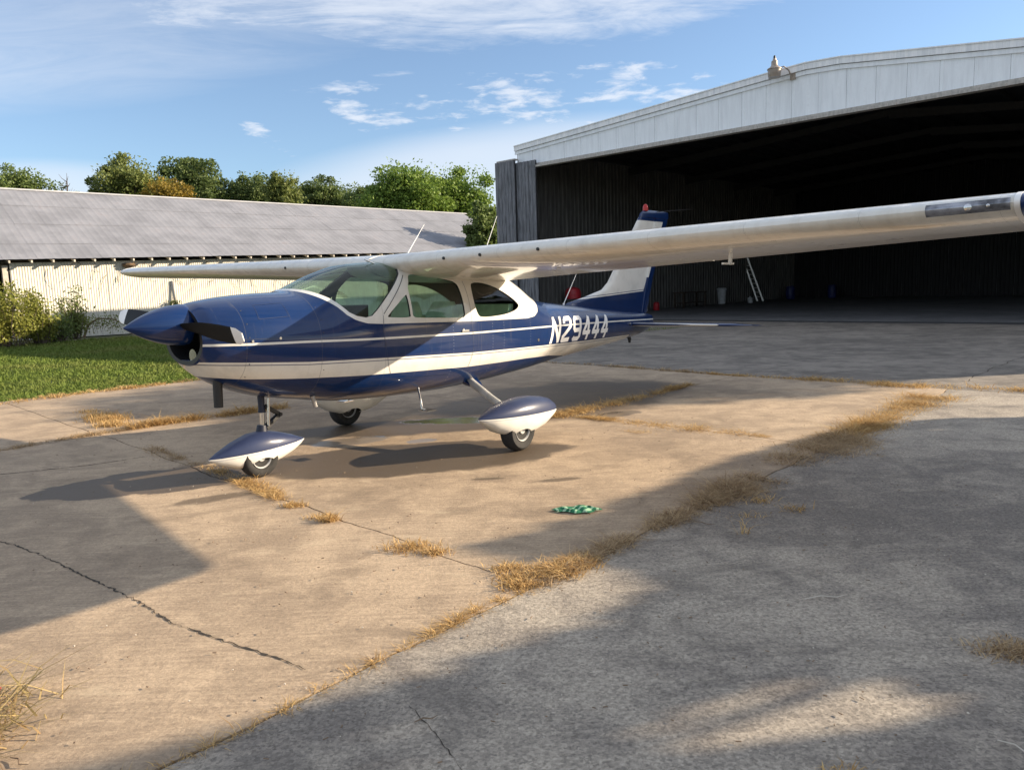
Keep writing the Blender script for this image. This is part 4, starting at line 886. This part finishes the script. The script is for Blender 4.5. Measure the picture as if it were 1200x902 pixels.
# yard lamp on the fascia
lamp = empty('yard_lamp', HW(-2.55, -.55, 8.30), rd(-43.5), label='grey dome yard lamp on a curved arm fixed to the white hangar fascia', cat='lamp')
M_LAMP = simple('galvanised_lamp', (.36, .30, .25), .5, .3, var=.25, scale=9); M_REFR = simple('dusty_lamp_glass', (.33, .27, .22), .35)
b = MB(); b.lathe([(.05, .42), (.06, .36), (.10, .33), (.105, .20), (.15, .14), (.225, .10), (.235, .07), (.22, .06)], 24); b.build('lamp_housing', M_LAMP, lamp)
b = MB(); b.lathe([(.215, .065), (.21, -.02), (.20, -.14), (.185, -.17), (.19, -.19), (.02, -.19)], 24); b.build('lamp_refractor', M_REFR, lamp)
b = MB(); b.lathe([(.035, .42), (.04, .47), (.03, .50), (.012, .52)], 12); b.build('photocell', M_DARK, lamp)
b = MB(); b.tube([(.10, .05, .10), (.26, .15, .14), (.36, .30, .02), (.38, .42, -.12), (.38, .45, -.22)], .022, 8); b.build('lamp_arm', M_LAMP, lamp)
b = MB(); b.box((.33, .47, -.26), (.52, .50, .02)); b.build('mounting_plate', M_LAMP, lamp)
# things inside the hangar
M_BIN = simple('pale_plastic', (.55, .58, .60), .5); M_ALU = simple('aluminium', (.55, .55, .54), .35, .7); M_REDP = simple('red_metal', (.40, .02, .03), .45); M_BLUEP = simple('blue_plastic', (.02, .03, .13), .5)
M_WOOD = simple('old_wood', (.05, .035, .025), .85, var=.4)
b = MB(); b.lathe([(.20, 0), (.22, .02), (.27, .82), (.29, .86), (.29, .90), (.0, .92)], 24); 
t = empty('rubbish_bin', HW(-14.25, 17.9), label='pale grey rubbish bin standing in the hangar left of the ladder', cat='bin'); b.build('bin_body', M_BIN, t)
b = MB(); b.lathe([(.30, .90), (.30, .94), (.22, 1.0), (.0, 1.01)], 24); b.build('bin_lid', M_BIN, t)
t = empty('ladder', HW(-14.05, 22.4), label='aluminium stepladder leaning inside the dark hangar', cat='ladder')
def lad(x): return [(x, 0, 0), (x*.9-.85, .25, 2.95)]
for x in (.0, .38): b = MB(); b.bar((x, 0, 0), (x*.8-.95, .25, 2.95), .05, .09); b.build('rail', M_ALU, t)
for k in range(9):
    f = (k+1)/10; b = MB(); b.bar((-.95*f, .25*f, 2.95*f), (.38-(.38*.2+.95)*f, .25*f, 2.95*f), .07, .04); b.build('rung', M_ALU, t)
for x in (-.75, -.42): b = MB(); b.bar((x, .5, 0), (x*.6-.6, .28, 2.9), .04, .05); b.build('rear_leg', M_ALU, t)
P_ = HW(-13.8, 2.6)
t = empty('fuel_drum', P_, label='red metal drum standing on a stand just inside the hangar', cat='drum')
b = MB(); b.lathe([(.0, .83), (.36, .83), (.38, .85), (.38, 1.02), (.39, 1.03), (.38, 1.04), (.37, 1.18), (.31, 1.30), (.18, 1.37), (.0, 1.39)], 28); b.build('drum_body', M_REDP, t)
for sx_ in (-.3, .3):
    for sy_ in (-.3, .3): b = MB(); b.box((sx_-.03, sy_-.03, 0), (sx_+.03, sy_+.03, .775)); b.build('leg', M_HBEAM, t)
b = MB(); b.box((-.36, -.36, .78), (.36, .36, .825)); b.build('stand_top', M_HBEAM, t)
b = MB(); b.lathe([(.15, 0), (.16, .3), (.16, .33), (.02, .34)], 16); tb = empty('water_jug', HW(-13.0, 19.2), label='small pale jug on the hangar floor between bin and ladder', cat='jug'); b.build('jug_body', M_BIN, tb); b = MB(); b.lathe([(.05, .34), (.05, .42), (.0, .43)], 12); b.build('jug_cap', M_BIN, tb)
for i, (x, y, lb) in enumerate(((*HW(-13.2, 25.6)[:2], 'dark blue barrel in the hangar just right of the ladder'), (*HW(-11.2, 27.8)[:2], 'dark blue barrel deep in the hangar farthest right of the ladder'))):
    t = empty('barrel', (x, y, 0), label=lb, cat='barrel', group='blue barrels at the back of the hangar'); b = MB(); b.lathe([(.24, 0), (.29, .1), (.31, .45), (.29, .8), (.24, .9), (.0, .9)], 20); b.build('barrel_body', M_BLUEP, t); b = MB(); b.lathe([(.05, .9), (.05, .94), (.0, .95)], 10, (.12, 0, 0)); b.build('barrel_cap', M_BLUEP, t)
t = empty('work_bench', HW(-13.6, 13.0), rd(46.5), label='dark workbench with clutter along the left hangar wall', cat='bench')
b = MB(); b.box((-1.3, -.35, .82), (1.3, .35, .88)); b.build('bench_top', M_WOOD, t)
for x in (-1.2, 1.2):
    for y in (-.28, .28): b = MB(); b.box((x-.04, y-.04, 0), (x+.04, y+.04, .815)); b.build('leg', M_WOOD, t)
b = MB(); b.box((-1.2, -.3, .25), (1.2, .3, .29)); b.build('bench_shelf', M_WOOD, t)
for i, (s_, dp, c, nm, lb) in enumerate(((-13.5, 8.2, M_BIN, 'paint_can', 'pale can standing by the left hangar wall behind the rudder'), (-13.3, 9.0, M_REDP, 'petrol_can', 'small red petrol can on the floor by the left hangar wall'))):
    t = empty(nm, HW(s_, dp), .3, label=lb, cat='can'); b = MB(); b.lathe([(.15, 0), (.16, .02), (.16, .38), (.10, .44), (.0, .44)], 16); b.build('can_body', c, t); b = MB(); b.bar((-.08, 0, .5), (.08, 0, .5), .02); b.bar((-.08, 0, .44), (-.08, 0, .5), .02); b.bar((.08, 0, .44), (.08, 0, .5), .02); b.build('can_handle', M_HBEAM, t)
# ------------------------------------------------------------------ SHED
shed = empty('tin_shed', (-17.7, 33.79, 0), rd(45.5), label='long low shed with cream corrugated wall and grey tin roof', cat='shed')
M_SWALL = metal_mat('cream_corrugated_metal', (.62, .59, .51), .6, .13, .22, 2.0)
M_SROOF = metal_mat('grey_tin_roofing', (.215, .22, .243), .55, .16, .16, .8, vert=False)
M_SW = simple('weathered_white_wood', (.55, .50, .42), .8); M_SDK = simple('dark_gap_wood', (.05, .04, .03), .9)
def ez(s): return 3.29+.021*s
S0, S1, RY, RZ, OV = -3.5, 26.8, 6.0, 6.78, .55
npan = 25; pww = (S1-S0)/npan
for k in range(npan):
    s0 = S0+k*pww; me_ = rib_panel(pww-.004, -.05, ez(s0)-.13, ez(s0+pww)-.13, .10, .022, 'sin', 'wall_panel', M_SWALL); o = link('wall_panel', me_, shed, (s0, random.Random(k).uniform(-.006, .006), 0)); shade(me_, 60) if k < 99 else 0
RS = -16.
b = MB(); b.box((RS, 11.9, -.05), (S1, 12, 3.2)); b.build('rear_wall', M_SDK, shed, 0)
for p_, q_ in (((S1-.06, .02, -.05), (S1-.01, 11.88, 3.6)), ((RS, .02, -.05), (RS+.05, 11.88, 3.1))): b = MB(); b.box(p_, q_); b.build('end_wall', M_SDK, shed, 0)
b = MB(); b.add([(S1-.03, .02, 3.6), (S1-.03, 11.98, 3.6), (S1-.03, 6, 6.7)], [(0, 1, 2)]); b.build('gable_end', M_SWALL, shed, 0, recalc=False); b = MB(); b.add([(RS+.03, .02, 3.1), (RS+.03, 11.98, 3.1), (RS+.03, 6, 6.7)], [(0, 1, 2)]); b.build('gable_end', M_SWALL, shed, 0, recalc=False)
for k in range(4): b = MB(); b.box((S0-.25-k*3.2, .05, -.05), (S0-.05-k*3.2, .25, 3.15)); b.build('post', M_SW, shed, 0)
b = MB(); b.box((RS, -.03, 3.0), (S0-.01, .04, 3.12)); b.box((S0, .03, 3.02), (S1-.07, .12, 3.2)); b.build('wall_plate', M_SDK, shed, 0)
# roof sheets: rows up the slope, each lapping the one below
def roofpt(s, t, lift=0):      # t 0 eave .. 1 ridge
    e = ez(s); y0 = -OV; z0 = e-.02-OV*.0; return (s, lerp(y0, RY, t), lerp(z0, RZ+.004*s, t)+lift)
rows = [0, .20, .47, .74, 1.0]; cw = 1.22
nc = int((S1+.3-RS)/cw); rn = random.Random(4)
for i in range(nc):
    for j in range(4):
        s0 = RS+i*cw+rn.uniform(-.01, .01); s1 = s0+cw+.03; t0, t1 = rows[j]-.012*(j > 0), rows[j+1]; li = .008+rn.uniform(0, .006); tw = rn.uniform(-.002, .004)
        b = MB(); nn = 12; P = []
        for k in range(nn+1):
            s_ = lerp(s0, s1, k/nn); d = .006*(k % 3 == 0); P.append((s_, d))
        b.add([roofpt(s_, t0, d+li+tw) for s_, d in P]+[roofpt(s_, t1, d+.002) for s_, d in P], [(k, k+1, nn+2+k, nn+1+k) for k in range(nn)])
        b.build('roof_sheet', M_SROOF, shed, 0, recalc=False)
b = MB(); b.add([(RS, RY, RZ-.08), (S1+.3, RY, RZ+.08), (S1+.3, 12.4, 3.2), (RS, 12.4, 3.2)], [(0, 1, 2, 3)]); b.build('rear_roof', M_SROOF, shed, 0, recalc=False)
b = MB(); b.loft([[(s_, RY-.16, RZ+.004*s_-.05), (s_, RY, RZ+.004*s_+.035), (s_, RY+.16, RZ+.004*s_-.05)] for s_ in (RS, 0, S1+.3)], closed=False); b.build('ridge_cap', metal_mat('pale_ridge_metal', (.50, .49, .48), .5, .1), shed, 0)
k = 0; s_ = S0-.1
while s_ < S1:
    b = MB(); b.bar((s_, -OV+.05, ez(s_)-.115), (s_, .0, ez(s_)+.06), .055, .10); b.box((s_-.03, -OV+.02, ez(s_)-.15), (s_+.03, -OV+.045, ez(s_)-.055)); b.build('rafter_tail', M_SW, shed, 0); s_ += .79
# vines, dead post and nest on the shed wall
def SW(s, y, z=0): a = rd(45.5); return Vector((-17.7+s*cos(a)-y*sin(a), 33.79+s*sin(a)+y*cos(a), z))
rv = random.Random(9); b = MB(); lv = []
for k in range(46):
    s_ = rv.choice([rv.gauss(3.0, 2.6), rv.uniform(-.5, 17)]); z = rv.uniform(2.2, 3.1); p = SW(s_, -.07, z); L = rv.uniform(.3, 1.7); ax = rv.uniform(-.6, .6)
    pts = [p]
    for q in range(5): s_ += ax*L/5+rv.uniform(-.1, .1); z -= L/5*rv.uniform(.2, 1.3)*rv.choice([1, 1, 1, -.6]); pts.append(SW(s_, -.05-rv.uniform(0, .04), max(.3, min(3.15, z))))
    b.tube(pts, [.012, .010, .008, .006, .005, .003], 4, cap=False)
M_VINE = simple('dead_vine', (.20, .14, .09), .9, var=.4); b.build('dead_vines', M_VINE, None, 0, recalc=False, kind='stuff', label='web of brown dead vines clinging to the cream shed wall', category=None)
t = empty('leaning_post', SW(3.0, -.3), label='grey leaning stake with vine in front of the cream shed wall', cat='post'); b = MB(); b.bar((0, 0, -.05), (-.25, .1, 2.25), .09, .09); b.build('stake', M_STEEL, t, 0)
# ------------------------------------------------------------------ vegetation
def leafmat(name, a, b_, hi=None, tr_=.35):
    m, nt, b, out = material(name); g = nt.n.new('ShaderNodeNewGeometry'); r_ = g.outputs['Random Per Island']; p = g.outputs['Position']
    c = nt.mix(r_, a, b_); c = nt.mix(nt.m('MULTIPLY', nt.ramp(nt.noise(p, .5, 3, .6), .45, .65), .6), c, hi or b_)
    nt.put(b.inputs['Base Color'], c); b.inputs['Roughness'].default_value = .55; b.inputs['Specular IOR Level'].default_value = .3
    tr = nt.n.new('ShaderNodeBsdfTranslucent'); nt.put(tr.inputs[0], c); mx = nt.n.new('ShaderNodeMixShader'); mx.inputs[0].default_value = tr_
    nt.l.new(b.outputs[0], mx.inputs[1]); nt.l.new(tr.outputs[0], mx.inputs[2]); nt.l.new(mx.outputs[0], out.inputs[0]); return m
L_OLIVE = leafmat('olive_leaves', (.12, .16, .04), (.21, .24, .07)); L_DARK = leafmat('dark_oak_leaves', (.07, .11, .034), (.14, .185, .055))
L_BRIGHT = leafmat('bright_green_leaves', (.10, .175, .028), (.21, .30, .055)); L_YEL = leafmat('yellow_autumn_leaves', (.34, .22, .03), (.20, .16, .03)); L_BUSH = leafmat('yellow_green_leaves', (.15, .18, .03), (.28, .28, .06))
L_MID = leafmat('mid_green_leaves', (.10, .15, .042), (.18, .235, .07))
M_BARK = simple('bark', (.11, .085, .065), .9, var=.35, scale=8, bump=.5)
def leaves(name, C, size, m, seed, parent=None, aspect=.62, **kw):
    rg = np.random.default_rng(seed); n = len(C); C = np.asarray(C, float); s = size*rg.uniform(.6, 1.35, n)
    a = rg.normal(0, 1, (n, 3)); a /= np.linalg.norm(a, axis=1)[:, None]; u = rg.normal(0, 1, (n, 3)); u -= (u*a).sum(1)[:, None]*a; u /= np.linalg.norm(u, axis=1)[:, None]; v = np.cross(a, u)
    u *= (s/2)[:, None]; v *= (s/2*aspect)[:, None]
    V = np.stack([C-u, C-v+u*.1, C+u, C+v+u*.1], 1).reshape(-1, 3); k = np.arange(n*4)
    me = bpy.data.meshes.new(name); me.vertices.add(4*n); me.vertices.foreach_set('co', V.ravel().astype('f')); me.loops.add(4*n); me.loops.foreach_set('vertex_index', k.astype('i'))
    me.polygons.add(n); me.polygons.foreach_set('loop_start', (np.arange(n)*4).astype('i')); me.polygons.foreach_set('loop_total', np.full(n, 4, 'i')); me.materials.append(m); me.update(calc_edges=True)
    return link(name, me, parent, **kw)
def tree(x, y, h, rx, z0, m, n, seed, label, lsize=.3, gap=.35, cat='tree', nclump=60, name='tree', group='trees behind the shed'):
    """crown from z0 to h, radius rx; clumps of leaves with gaps, tapered trunk and limbs"""
    n = int(n*2.6); lsize *= .66; nclump = int(nclump*1.5)
    rg = np.random.default_rng(seed); r2 = random.Random(seed); t = empty(name, (x, y, 0), label=label, cat=cat, group=group)
    cz_, rz = (h+z0)/2, (h-z0)/2; cl = []
    for i in range(nclump):
        d = rg.normal(0, 1, 3); d /= np.linalg.norm(d); k = rg.uniform(.4, .95) if i > nclump*.2 else rg.uniform(.0, .5); wob = .96+.16*math.sin(3*math.atan2(d[1], d[0])+seed)+.10*math.sin(7*d[0]+seed)
        cl.append((d[0]*rx*k*wob, d[1]*rx*k*wob, cz_+d[2]*rz*k, rx*rg.uniform(.17, .36)))
    per = n//nclump; C = []
    for cx_, cy_, czz, cr in cl:
        d = rg.normal(0, 1, (per, 3)); d /= np.linalg.norm(d, axis=1)[:, None]; d *= (cr*rg.uniform(.15, 1, per)**.6)[:, None]; d[:, 2] *= .72; C.append(d+np.array([cx_, cy_, czz]))
    q = int(n*.35); d = rg.normal(0, 1, (q, 3)); d /= np.linalg.norm(d, axis=1)[:, None]; rad = rg.uniform(.25, .93, q)*(1+.14*np.sin(5*np.arctan2(d[:, 1], d[:, 0])+seed)*np.cos(4*d[:, 2]+seed)+.10*np.sin(9*d[:, 0]+11*d[:, 2]))
    C.append(d*rad[:, None]*np.array([rx, rx, rz])+np.array([0, 0, cz_]))
    leaves('crown', np.concatenate(C), lsize, m, seed, t)
    b = MB(); tr = max(.12, h*.022); b.tube([(0, 0, -.1), (r2.uniform(-.2, .2), r2.uniform(-.2, .2), z0*.6), (r2.uniform(-.3, .3), 0, z0+.3*rz), (r2.uniform(-.5, .5), 0, cz_+rz*.4)], [tr*1.25, tr, tr*.7, tr*.2], 8); b.build('trunk', M_BARK, t)
    b = MB()
    for cx_, cy_, czz, cr in cl[::2]:
        zs = r2.uniform(z0*.5, max(z0*.6, czz-.4)); mx_ = (cx_*.45+r2.uniform(-.3, .3), cy_*.45, lerp(zs, czz, .55)); b.tube([(0, 0, zs), mx_, (cx_, cy_, czz)], [tr*.35, tr*.2, tr*.07], 5, cap=False)
    b.build('limbs', M_BARK, t, 0, recalc=False); return t
F_ = 894.72
def at(px, py, Y):   # ground position and height for a sight line at depth Y
    d = cam.matrix_world.to_3x3() @ Vector(((px-600)/F_, -(py-451)/F_, -1)); k = Y/d.y; return d.x*k, Y, 1.563+d.z*k
def treepx(px, ptop, pbot, wpx, Y, m, n, seed, label, **kw):
    x, y, zt = at(px, ptop, Y); _, _, zb = at(px, pbot, Y); tree(x, y, zt*1.005, wpx/2/F_*Y, max(1.5, zb), m, n, seed, label, **kw)
treepx(22, 194, 262, 74, 66, L_MID, 4200, 1, 'sparse dark green tree at the far left behind the shed', lsize=.34)
treepx(145, 182, 262, 84, 70, L_OLIVE, 7000, 2, 'olive green tree behind the shed left of the yellow one', lsize=.34, nclump=42)
treepx(196, 207, 262, 62, 64, L_YEL, 2800, 3, 'yellow autumn tree just above the shed ridge', lsize=.3)
treepx(224, 183, 270, 84, 74, L_DARK, 8200, 4, 'tall dark green oak behind the shed right of the yellow tree', lsize=.36, nclump=46)
treepx(292, 200, 270, 60, 76, L_DARK, 5200, 5, 'dark rounded tree in the middle of the row behind the shed', lsize=.36)
treepx(330, 199, 270, 50, 70, L_OLIVE, 4200, 6, 'loose olive tree in the middle of the row behind the shed', lsize=.34)
treepx(378, 206, 275, 62, 78, L_DARK, 5000, 7, 'dark spiky tree right of the loose olive one behind the shed', lsize=.36)
treepx(424, 214, 275, 50, 76, L_MID, 3200, 8, 'small grey green tree left of the bright trees behind the shed', lsize=.34)
treepx(474, 189, 290, 104, 66, L_BRIGHT, 11000, 9, 'big bright green tree behind the right part of the shed', lsize=.36, nclump=50)
treepx(536, 190, 300, 96, 70, L_BRIGHT, 9000, 10, 'bright green tree between the big bright one and the hangar', lsize=.36, nclump=44)
treepx(566, 234, 345, 50, 50, L_MID, 6000, 11, 'dark green tree beside the hangar door at the end of the shed', lsize=.34)
treepx(360, 214, 275, 60, 90, L_MID, 3000, 13, 'grey green tree showing low between two dark ones', lsize=.4)
for i, (px, Y) in enumerate(((250, 96), (320, 98), (400, 100), (90, 110))):
    treepx(px, 216 if px > 100 else 228, 275, 90, Y, L_MID if i % 2 else L_DARK, 2600, 60+i, 'distant tree filling the gap low behind the row, %s' % ('right of the yellow tree', 'in the middle', 'left of the bright trees', 'at far left')[i], lsize=.5)
# bare little tree
x, y, zt = at(75, 203, 62); t = empty('bare_tree', (x, y, 0), label='small leafless tree above the left of the shed roof', cat='tree'); b = MB(); b.tube([(0, 0, 0), (.1, 0, zt*.75), (.2, 0, zt)], [.12, .06, .01], 6); b.build('trunk', M_BARK, t); r5 = random.Random(3); b = MB()
for k in range(34):
    z = zt*r5.uniform(.6, .95); a = r5.uniform(0, 6.28); L = r5.uniform(.5, 1.3)*(1.35-z/zt); b.tube([(.1, 0, z), (.1+cos(a)*L*.6, sin(a)*L*.6, z+L*.5), (.1+cos(a)*L, sin(a)*L, z+L*1.1)], [.03, .018, .008], 4, cap=False)
b.build('twigs', M_BARK, t, 0, recalc=False)
# bushes at the shed
def bush(px, ptop, pbase, wpx, Y, m, n, seed, label, ls=.12):
    x, y, zt = at(px, ptop, Y); rg = np.random.default_rng(seed); t = empty('bush', (x, y, 0), label=label, cat='bush', group='bushes against the shed'); C = []; rx = wpx/2/F_*Y
    b = MB()
    for k in range(38):
        a = rg.uniform(0, 2*pi); rr = rx*rg.uniform(.1, .95); hh = zt*rg.uniform(.45, 1.0)*(1.05-.45*(rr/rx)**2); p0 = np.array([cos(a)*rr*.4, sin(a)*rr*.4, 0]); p1 = np.array([cos(a)*rr, sin(a)*rr, hh])
        b.tube([p0, (p0+p1)/2+rg.normal(0, .06, 3), p1], [.018, .012, .004], 4, cap=False); m_ = n//38; tt = rg.uniform(.25, 1.03, m_)[:, None]; C.append(p0+(p1-p0)*tt+rg.normal(0, .12, (m_, 3))*np.array([1, 1, .8]))
    b.build('stems', M_BARK, t, 0, recalc=False); leaves('crown', np.concatenate(C), ls, m, seed, t, .45)
bush(6, 326, 398, 78, 27, L_BUSH, 6500, 21, 'dense yellow green bush at the left edge in front of the shed')
bush(40, 340, 396, 50, 28, L_BUSH, 3800, 22, 'yellow green bush right of the left edge bush by the shed')
bush(82, 338, 394, 42, 30, L_OLIVE, 2100, 23, 'loose see through bush standing apart against the cream wall')
bush(64, 366, 396, 44, 29, L_MID, 1500, 24, 'low straggly bush between the two taller ones by the shed')
x, y, zt = at(112, 372, 31); t = empty('fallen_branch', (x, y, 0), label='bent half dead branch with sparse leaves at the foot of the shed wall', cat='branch'); b = MB(); b.tube([(-.55, 0, 0), (-.35, 0, .5), (.1, 0, zt*.95), (.7, 0, zt*.9), (1.1, 0, zt*.6)], [.05, .045, .035, .02, .008], 6)
for k in range(9): b.tube([(-.3+k*.13, 0, .5+.05*k), (-.35+k*.16, .1, .1+.03*k)], [.012, .006], 4)
b.build('branch_wood', M_VINE, t, 0); rg = np.random.default_rng(6); leaves('crown', np.stack([rg.uniform(-.5, 1.1, 500), rg.normal(0, .2, 500), zt*.75+rg.normal(0, .16, 500)], 1), .1, L_OLIVE, 31, t, .45)
t = empty('vine_clump', SW(2.9, -.35), label='dark green vine climbing the leaning stake by the shed', cat='vine'); b = MB(); b.tube([(0, 0, 0), (-.05, 0, .7), (-.18, .05, 1.5)], [.03, .02, .01], 5); b.build('stem', M_VINE, t); leaves('crown', np.stack([-.1+rg.normal(0, .14, 900), rg.normal(0, .1, 900), rg.uniform(.0, 1.35, 900)], 1), .1, L_OLIVE, 32, t, .5)
t = empty('birds_nest', SW(1.05, -.12, 2.98), label='brown dried nest stuck under the eave on the cream wall', cat='nest'); b = MB(); b.lathe([(.05, -.12), (.2, -.08), (.28, 0), (.22, .08), (.05, .1)], 12); b.build('nest_body', simple('brown_nest', (.13, .085, .05), .95, var=.5, scale=14, bump=1.), t); leaves('straw', rg.normal(0, .13, (160, 3))*np.array([1.2, .6, .5]), .14, M_VINE, 33, t, .12)
# ------------------------------------------------------------------ small things on the apron
# green cloth
t = empty('green_cloth', (.42, 5.13, 0), rd(-8), label='crumpled green and white cloth lying on the tan slab', cat='cloth'); b = MB(); NX, NY = 30, 16; V = []
for j in range(NY+1):
    for i in range(NX+1):
        u, v = i/NX-.5, j/NY-.5; e = max(0, 1-(2*abs(u))**2.6)*max(0, 1-(2*abs(v))**2.6)
        hgt = .003+e*(.008+.016*abs(sin(u*8+v*7+1))*abs(sin(u*3+.6))+.008*abs(sin(v*11-u*5+1))+.003*sin(u*21+v*13)); taper = 1-1.1*abs(u)**1.4
        V.append((u*.30+.03*sin(v*9+u*4), v*.15*taper+.012*sin(u*16), max(.010, hgt+.008)))
b.add(V, [(j*(NX+1)+i, j*(NX+1)+i+1, (j+1)*(NX+1)+i+1, (j+1)*(NX+1)+i) for j in range(NY) for i in range(NX)])
m, nt, bs, out = material('green_white_cloth'); v = coord(nt); wv = nt.n.new('ShaderNodeTexWave'); nt.put(wv.inputs[0], v); wv.inputs['Scale'].default_value = 5; wv.inputs['Distortion'].default_value = 14
nt.put(bs.inputs['Base Color'], nt.mix(nt.ramp(wv.outputs['Fac'], .62, .78), (.02, .17, .08), (.35, .55, .35))); bs.inputs['Roughness'].default_value = .8
b.build('cloth_sheet', m, t, 70, recalc=False)
# red scrap in the long grass
t = empty('red_scrap', (-2.10, 2.82, .015), .5, label='small bright red plastic scrap caught in the grass at bottom left', cat='litter'); b = MB(); b.add([(-.09, -.03, .0), (.03, -.035, .015), (.05, .02, .03), (-.02, .035, .045), (-.10, .02, .03)], [(0, 1, 2, 3, 4)]); o = b.build('scrap_sheet', simple('red_scrap_plastic', (.62, .03, .03), .4), t, 0, recalc=False); so = o.modifiers.new('s', 'SOLIDIFY'); so.thickness = .004
# twigs and stray straws
rt = random.Random(12)
def twig(x, y, L, a, label, m=M_VINE, th=.003):
    t = empty('twig', (x, y, .008), a, label=label, cat='twig'); b = MB(); b.tube([(-L/2, 0, .002), (-L*.1, L*.06, .006), (L*.2, -.01, .004), (L/2, L*.05, .003)], [th*.6, th, th*.8, th*.3], 5); b.build('stick', m, t)
twig(-1.72, 2.42, .1, -.5, 'short brown twig on the tan slab right of the grass clump'); twig(1.5, 3.55, .22, .1, 'long pale straw lying on the shaded grey slab', M_SW, .003)
twig(1.62, 2.32, .12, -.9, 'pale straw on the grey slab at the bottom right', M_SW); twig(1.2, 4.75, .16, -.6, 'brown straw on the grey slab near the green cloth'); twig(-.35, 2.6, .09, .4, 'tiny twig on the grey slab at the bottom')
b = MB()
for k in range(420):
    y = rt.uniform(2.2, 9); x = rt.uniform(-.66, .66)*y; L = rt.uniform(.006, .02); a = rt.uniform(0, 6.28)
    b.bar((x, y, .009), (x+L*cos(a), y+L*sin(a), .010), rt.uniform(.002, .006), .003)
b.build('leaf_litter', M_VINE, None, 0, recalc=False, kind='stuff', label='scattered specks of dead leaf and grit on the slabs')
b = MB()
for k in range(150):
    y = rt.uniform(2.2, 7); x = rt.uniform(-.66, .66)*y; q = rt.uniform(.002, .006); b.box((x, y, .006), (x+q, y+q*1.3, .006+q*.6))
b.build('grit', M_SW, None, 0, recalc=False, kind='stuff', label='pale grit scattered on the concrete')
# ------------------------------------------------------------------ unseen trees added right of the frame to shade the apron and tail
kk = math.tan(rd(SUN_EL)); ux, uy = cos(rd(SUN_AZ)), sin(rd(SUN_AZ))
SH = [(10, 9.1), (6.6, 8.25), (5.4, 7.98), (4.58, 8.05), (3.46, 7.64), (2.34, 6.9), (1.6, 6.18), (1.1, 5.6), (.56, 5.09), (.1, 4.7), (-.24, 4.47), (.05, 4.22), (.3, 4.2), (.55, 4.12), (.72, 3.9), (.66, 3.6), (.3, 3.32), (-.39, 2.94), (-.97, 2.61), (-1.47, 2.38), (-2.1, 2.0), (-2.4, .8), (4, -.5), (10, 2)]  # ground shadow outline that the added tree's crown is shaped to cast
H1 = [(1.5, 2.66), (1.3, 2.76), (1.1, 2.80), (.85, 2.74), (.55, 2.58), (.28, 2.36), (.6, 2.40), (.95, 2.44), (1.3, 2.50), (1.5, 2.58)]
H1 = [(.95+(a-.95)*1.22, 2.6+(b_-2.6)*1.30) for a, b_ in H1]
H2 = [(.72, 3.95), (.6, 4.02), (.46, 3.92), (.56, 3.80), (.7, 3.82)]
def pinp(P, x, y):
    c = np.zeros(len(x), bool); n = len(P)
    for i in range(n):
        (a, b_), (c2, d) = P[i], P[(i+1) % n]; cond = ((b_ > y) != (d > y)); xi = (c2-a)*(y-b_)/((d-b_) or 1e-9)+a; c ^= cond & (x < xi)
    return c
rg = np.random.default_rng(77); x = rg.uniform(-2.5, 10, 60000); y = rg.uniform(-.5, 9.2, 60000)
ok = pinp(SH, x, y) & ~pinp(H1, x, y) & ~pinp(H2, x, y) & (x < y*.68+3.2); x, y = x[ok], y[ok]
D = rg.uniform(12.2, 13.6, len(x)); s_ = (D-x)/ux; C = np.stack([D, y+s_*uy, s_*kk], 1)  # leaves placed back along the sun rays from that outline
t = empty('shadow_caster_tree', (13.4, 6.3, 0), label='unseen leafy tree added right of the camera to cast the apron shadow', cat='tree'); C = C-np.array([13.4, 6.3, 0])
leaves('crown', C, .15, L_MID, 78, t, .8)
b = MB(); b.tube([(0, 0, -.1), (.1, .1, 1.6), (0, 0, 3.0), (.1, -.3, 4.2)], [.28, .22, .14, .05], 10); b.build('trunk', M_BARK, t); b = MB()
for k in range(14): a = C[rg.integers(len(C))]; b.tube([(0, 0, rg.uniform(1.2, 2.4)), tuple(a*.5+np.array([0, 0, 1.1])), tuple(a)], [.09, .05, .02], 5, cap=False)
b.build('limbs', M_BARK, t, 0, recalc=False)
for k, (tx, ty, th, lb) in enumerate(((31, 16.8, 12.5, 'nearer'), (34, 24.5, 13.5, 'farther'))):
    tree(tx, ty, th, 3.3, 9.2, L_DARK, 9000, 91+k, lb+' of two tall unseen umbrella shaped pines added past the right corner of the hangar', lsize=.42, name='added_pine', group=None, nclump=60)  # unseen pines; the nearer one is added to shade the tail
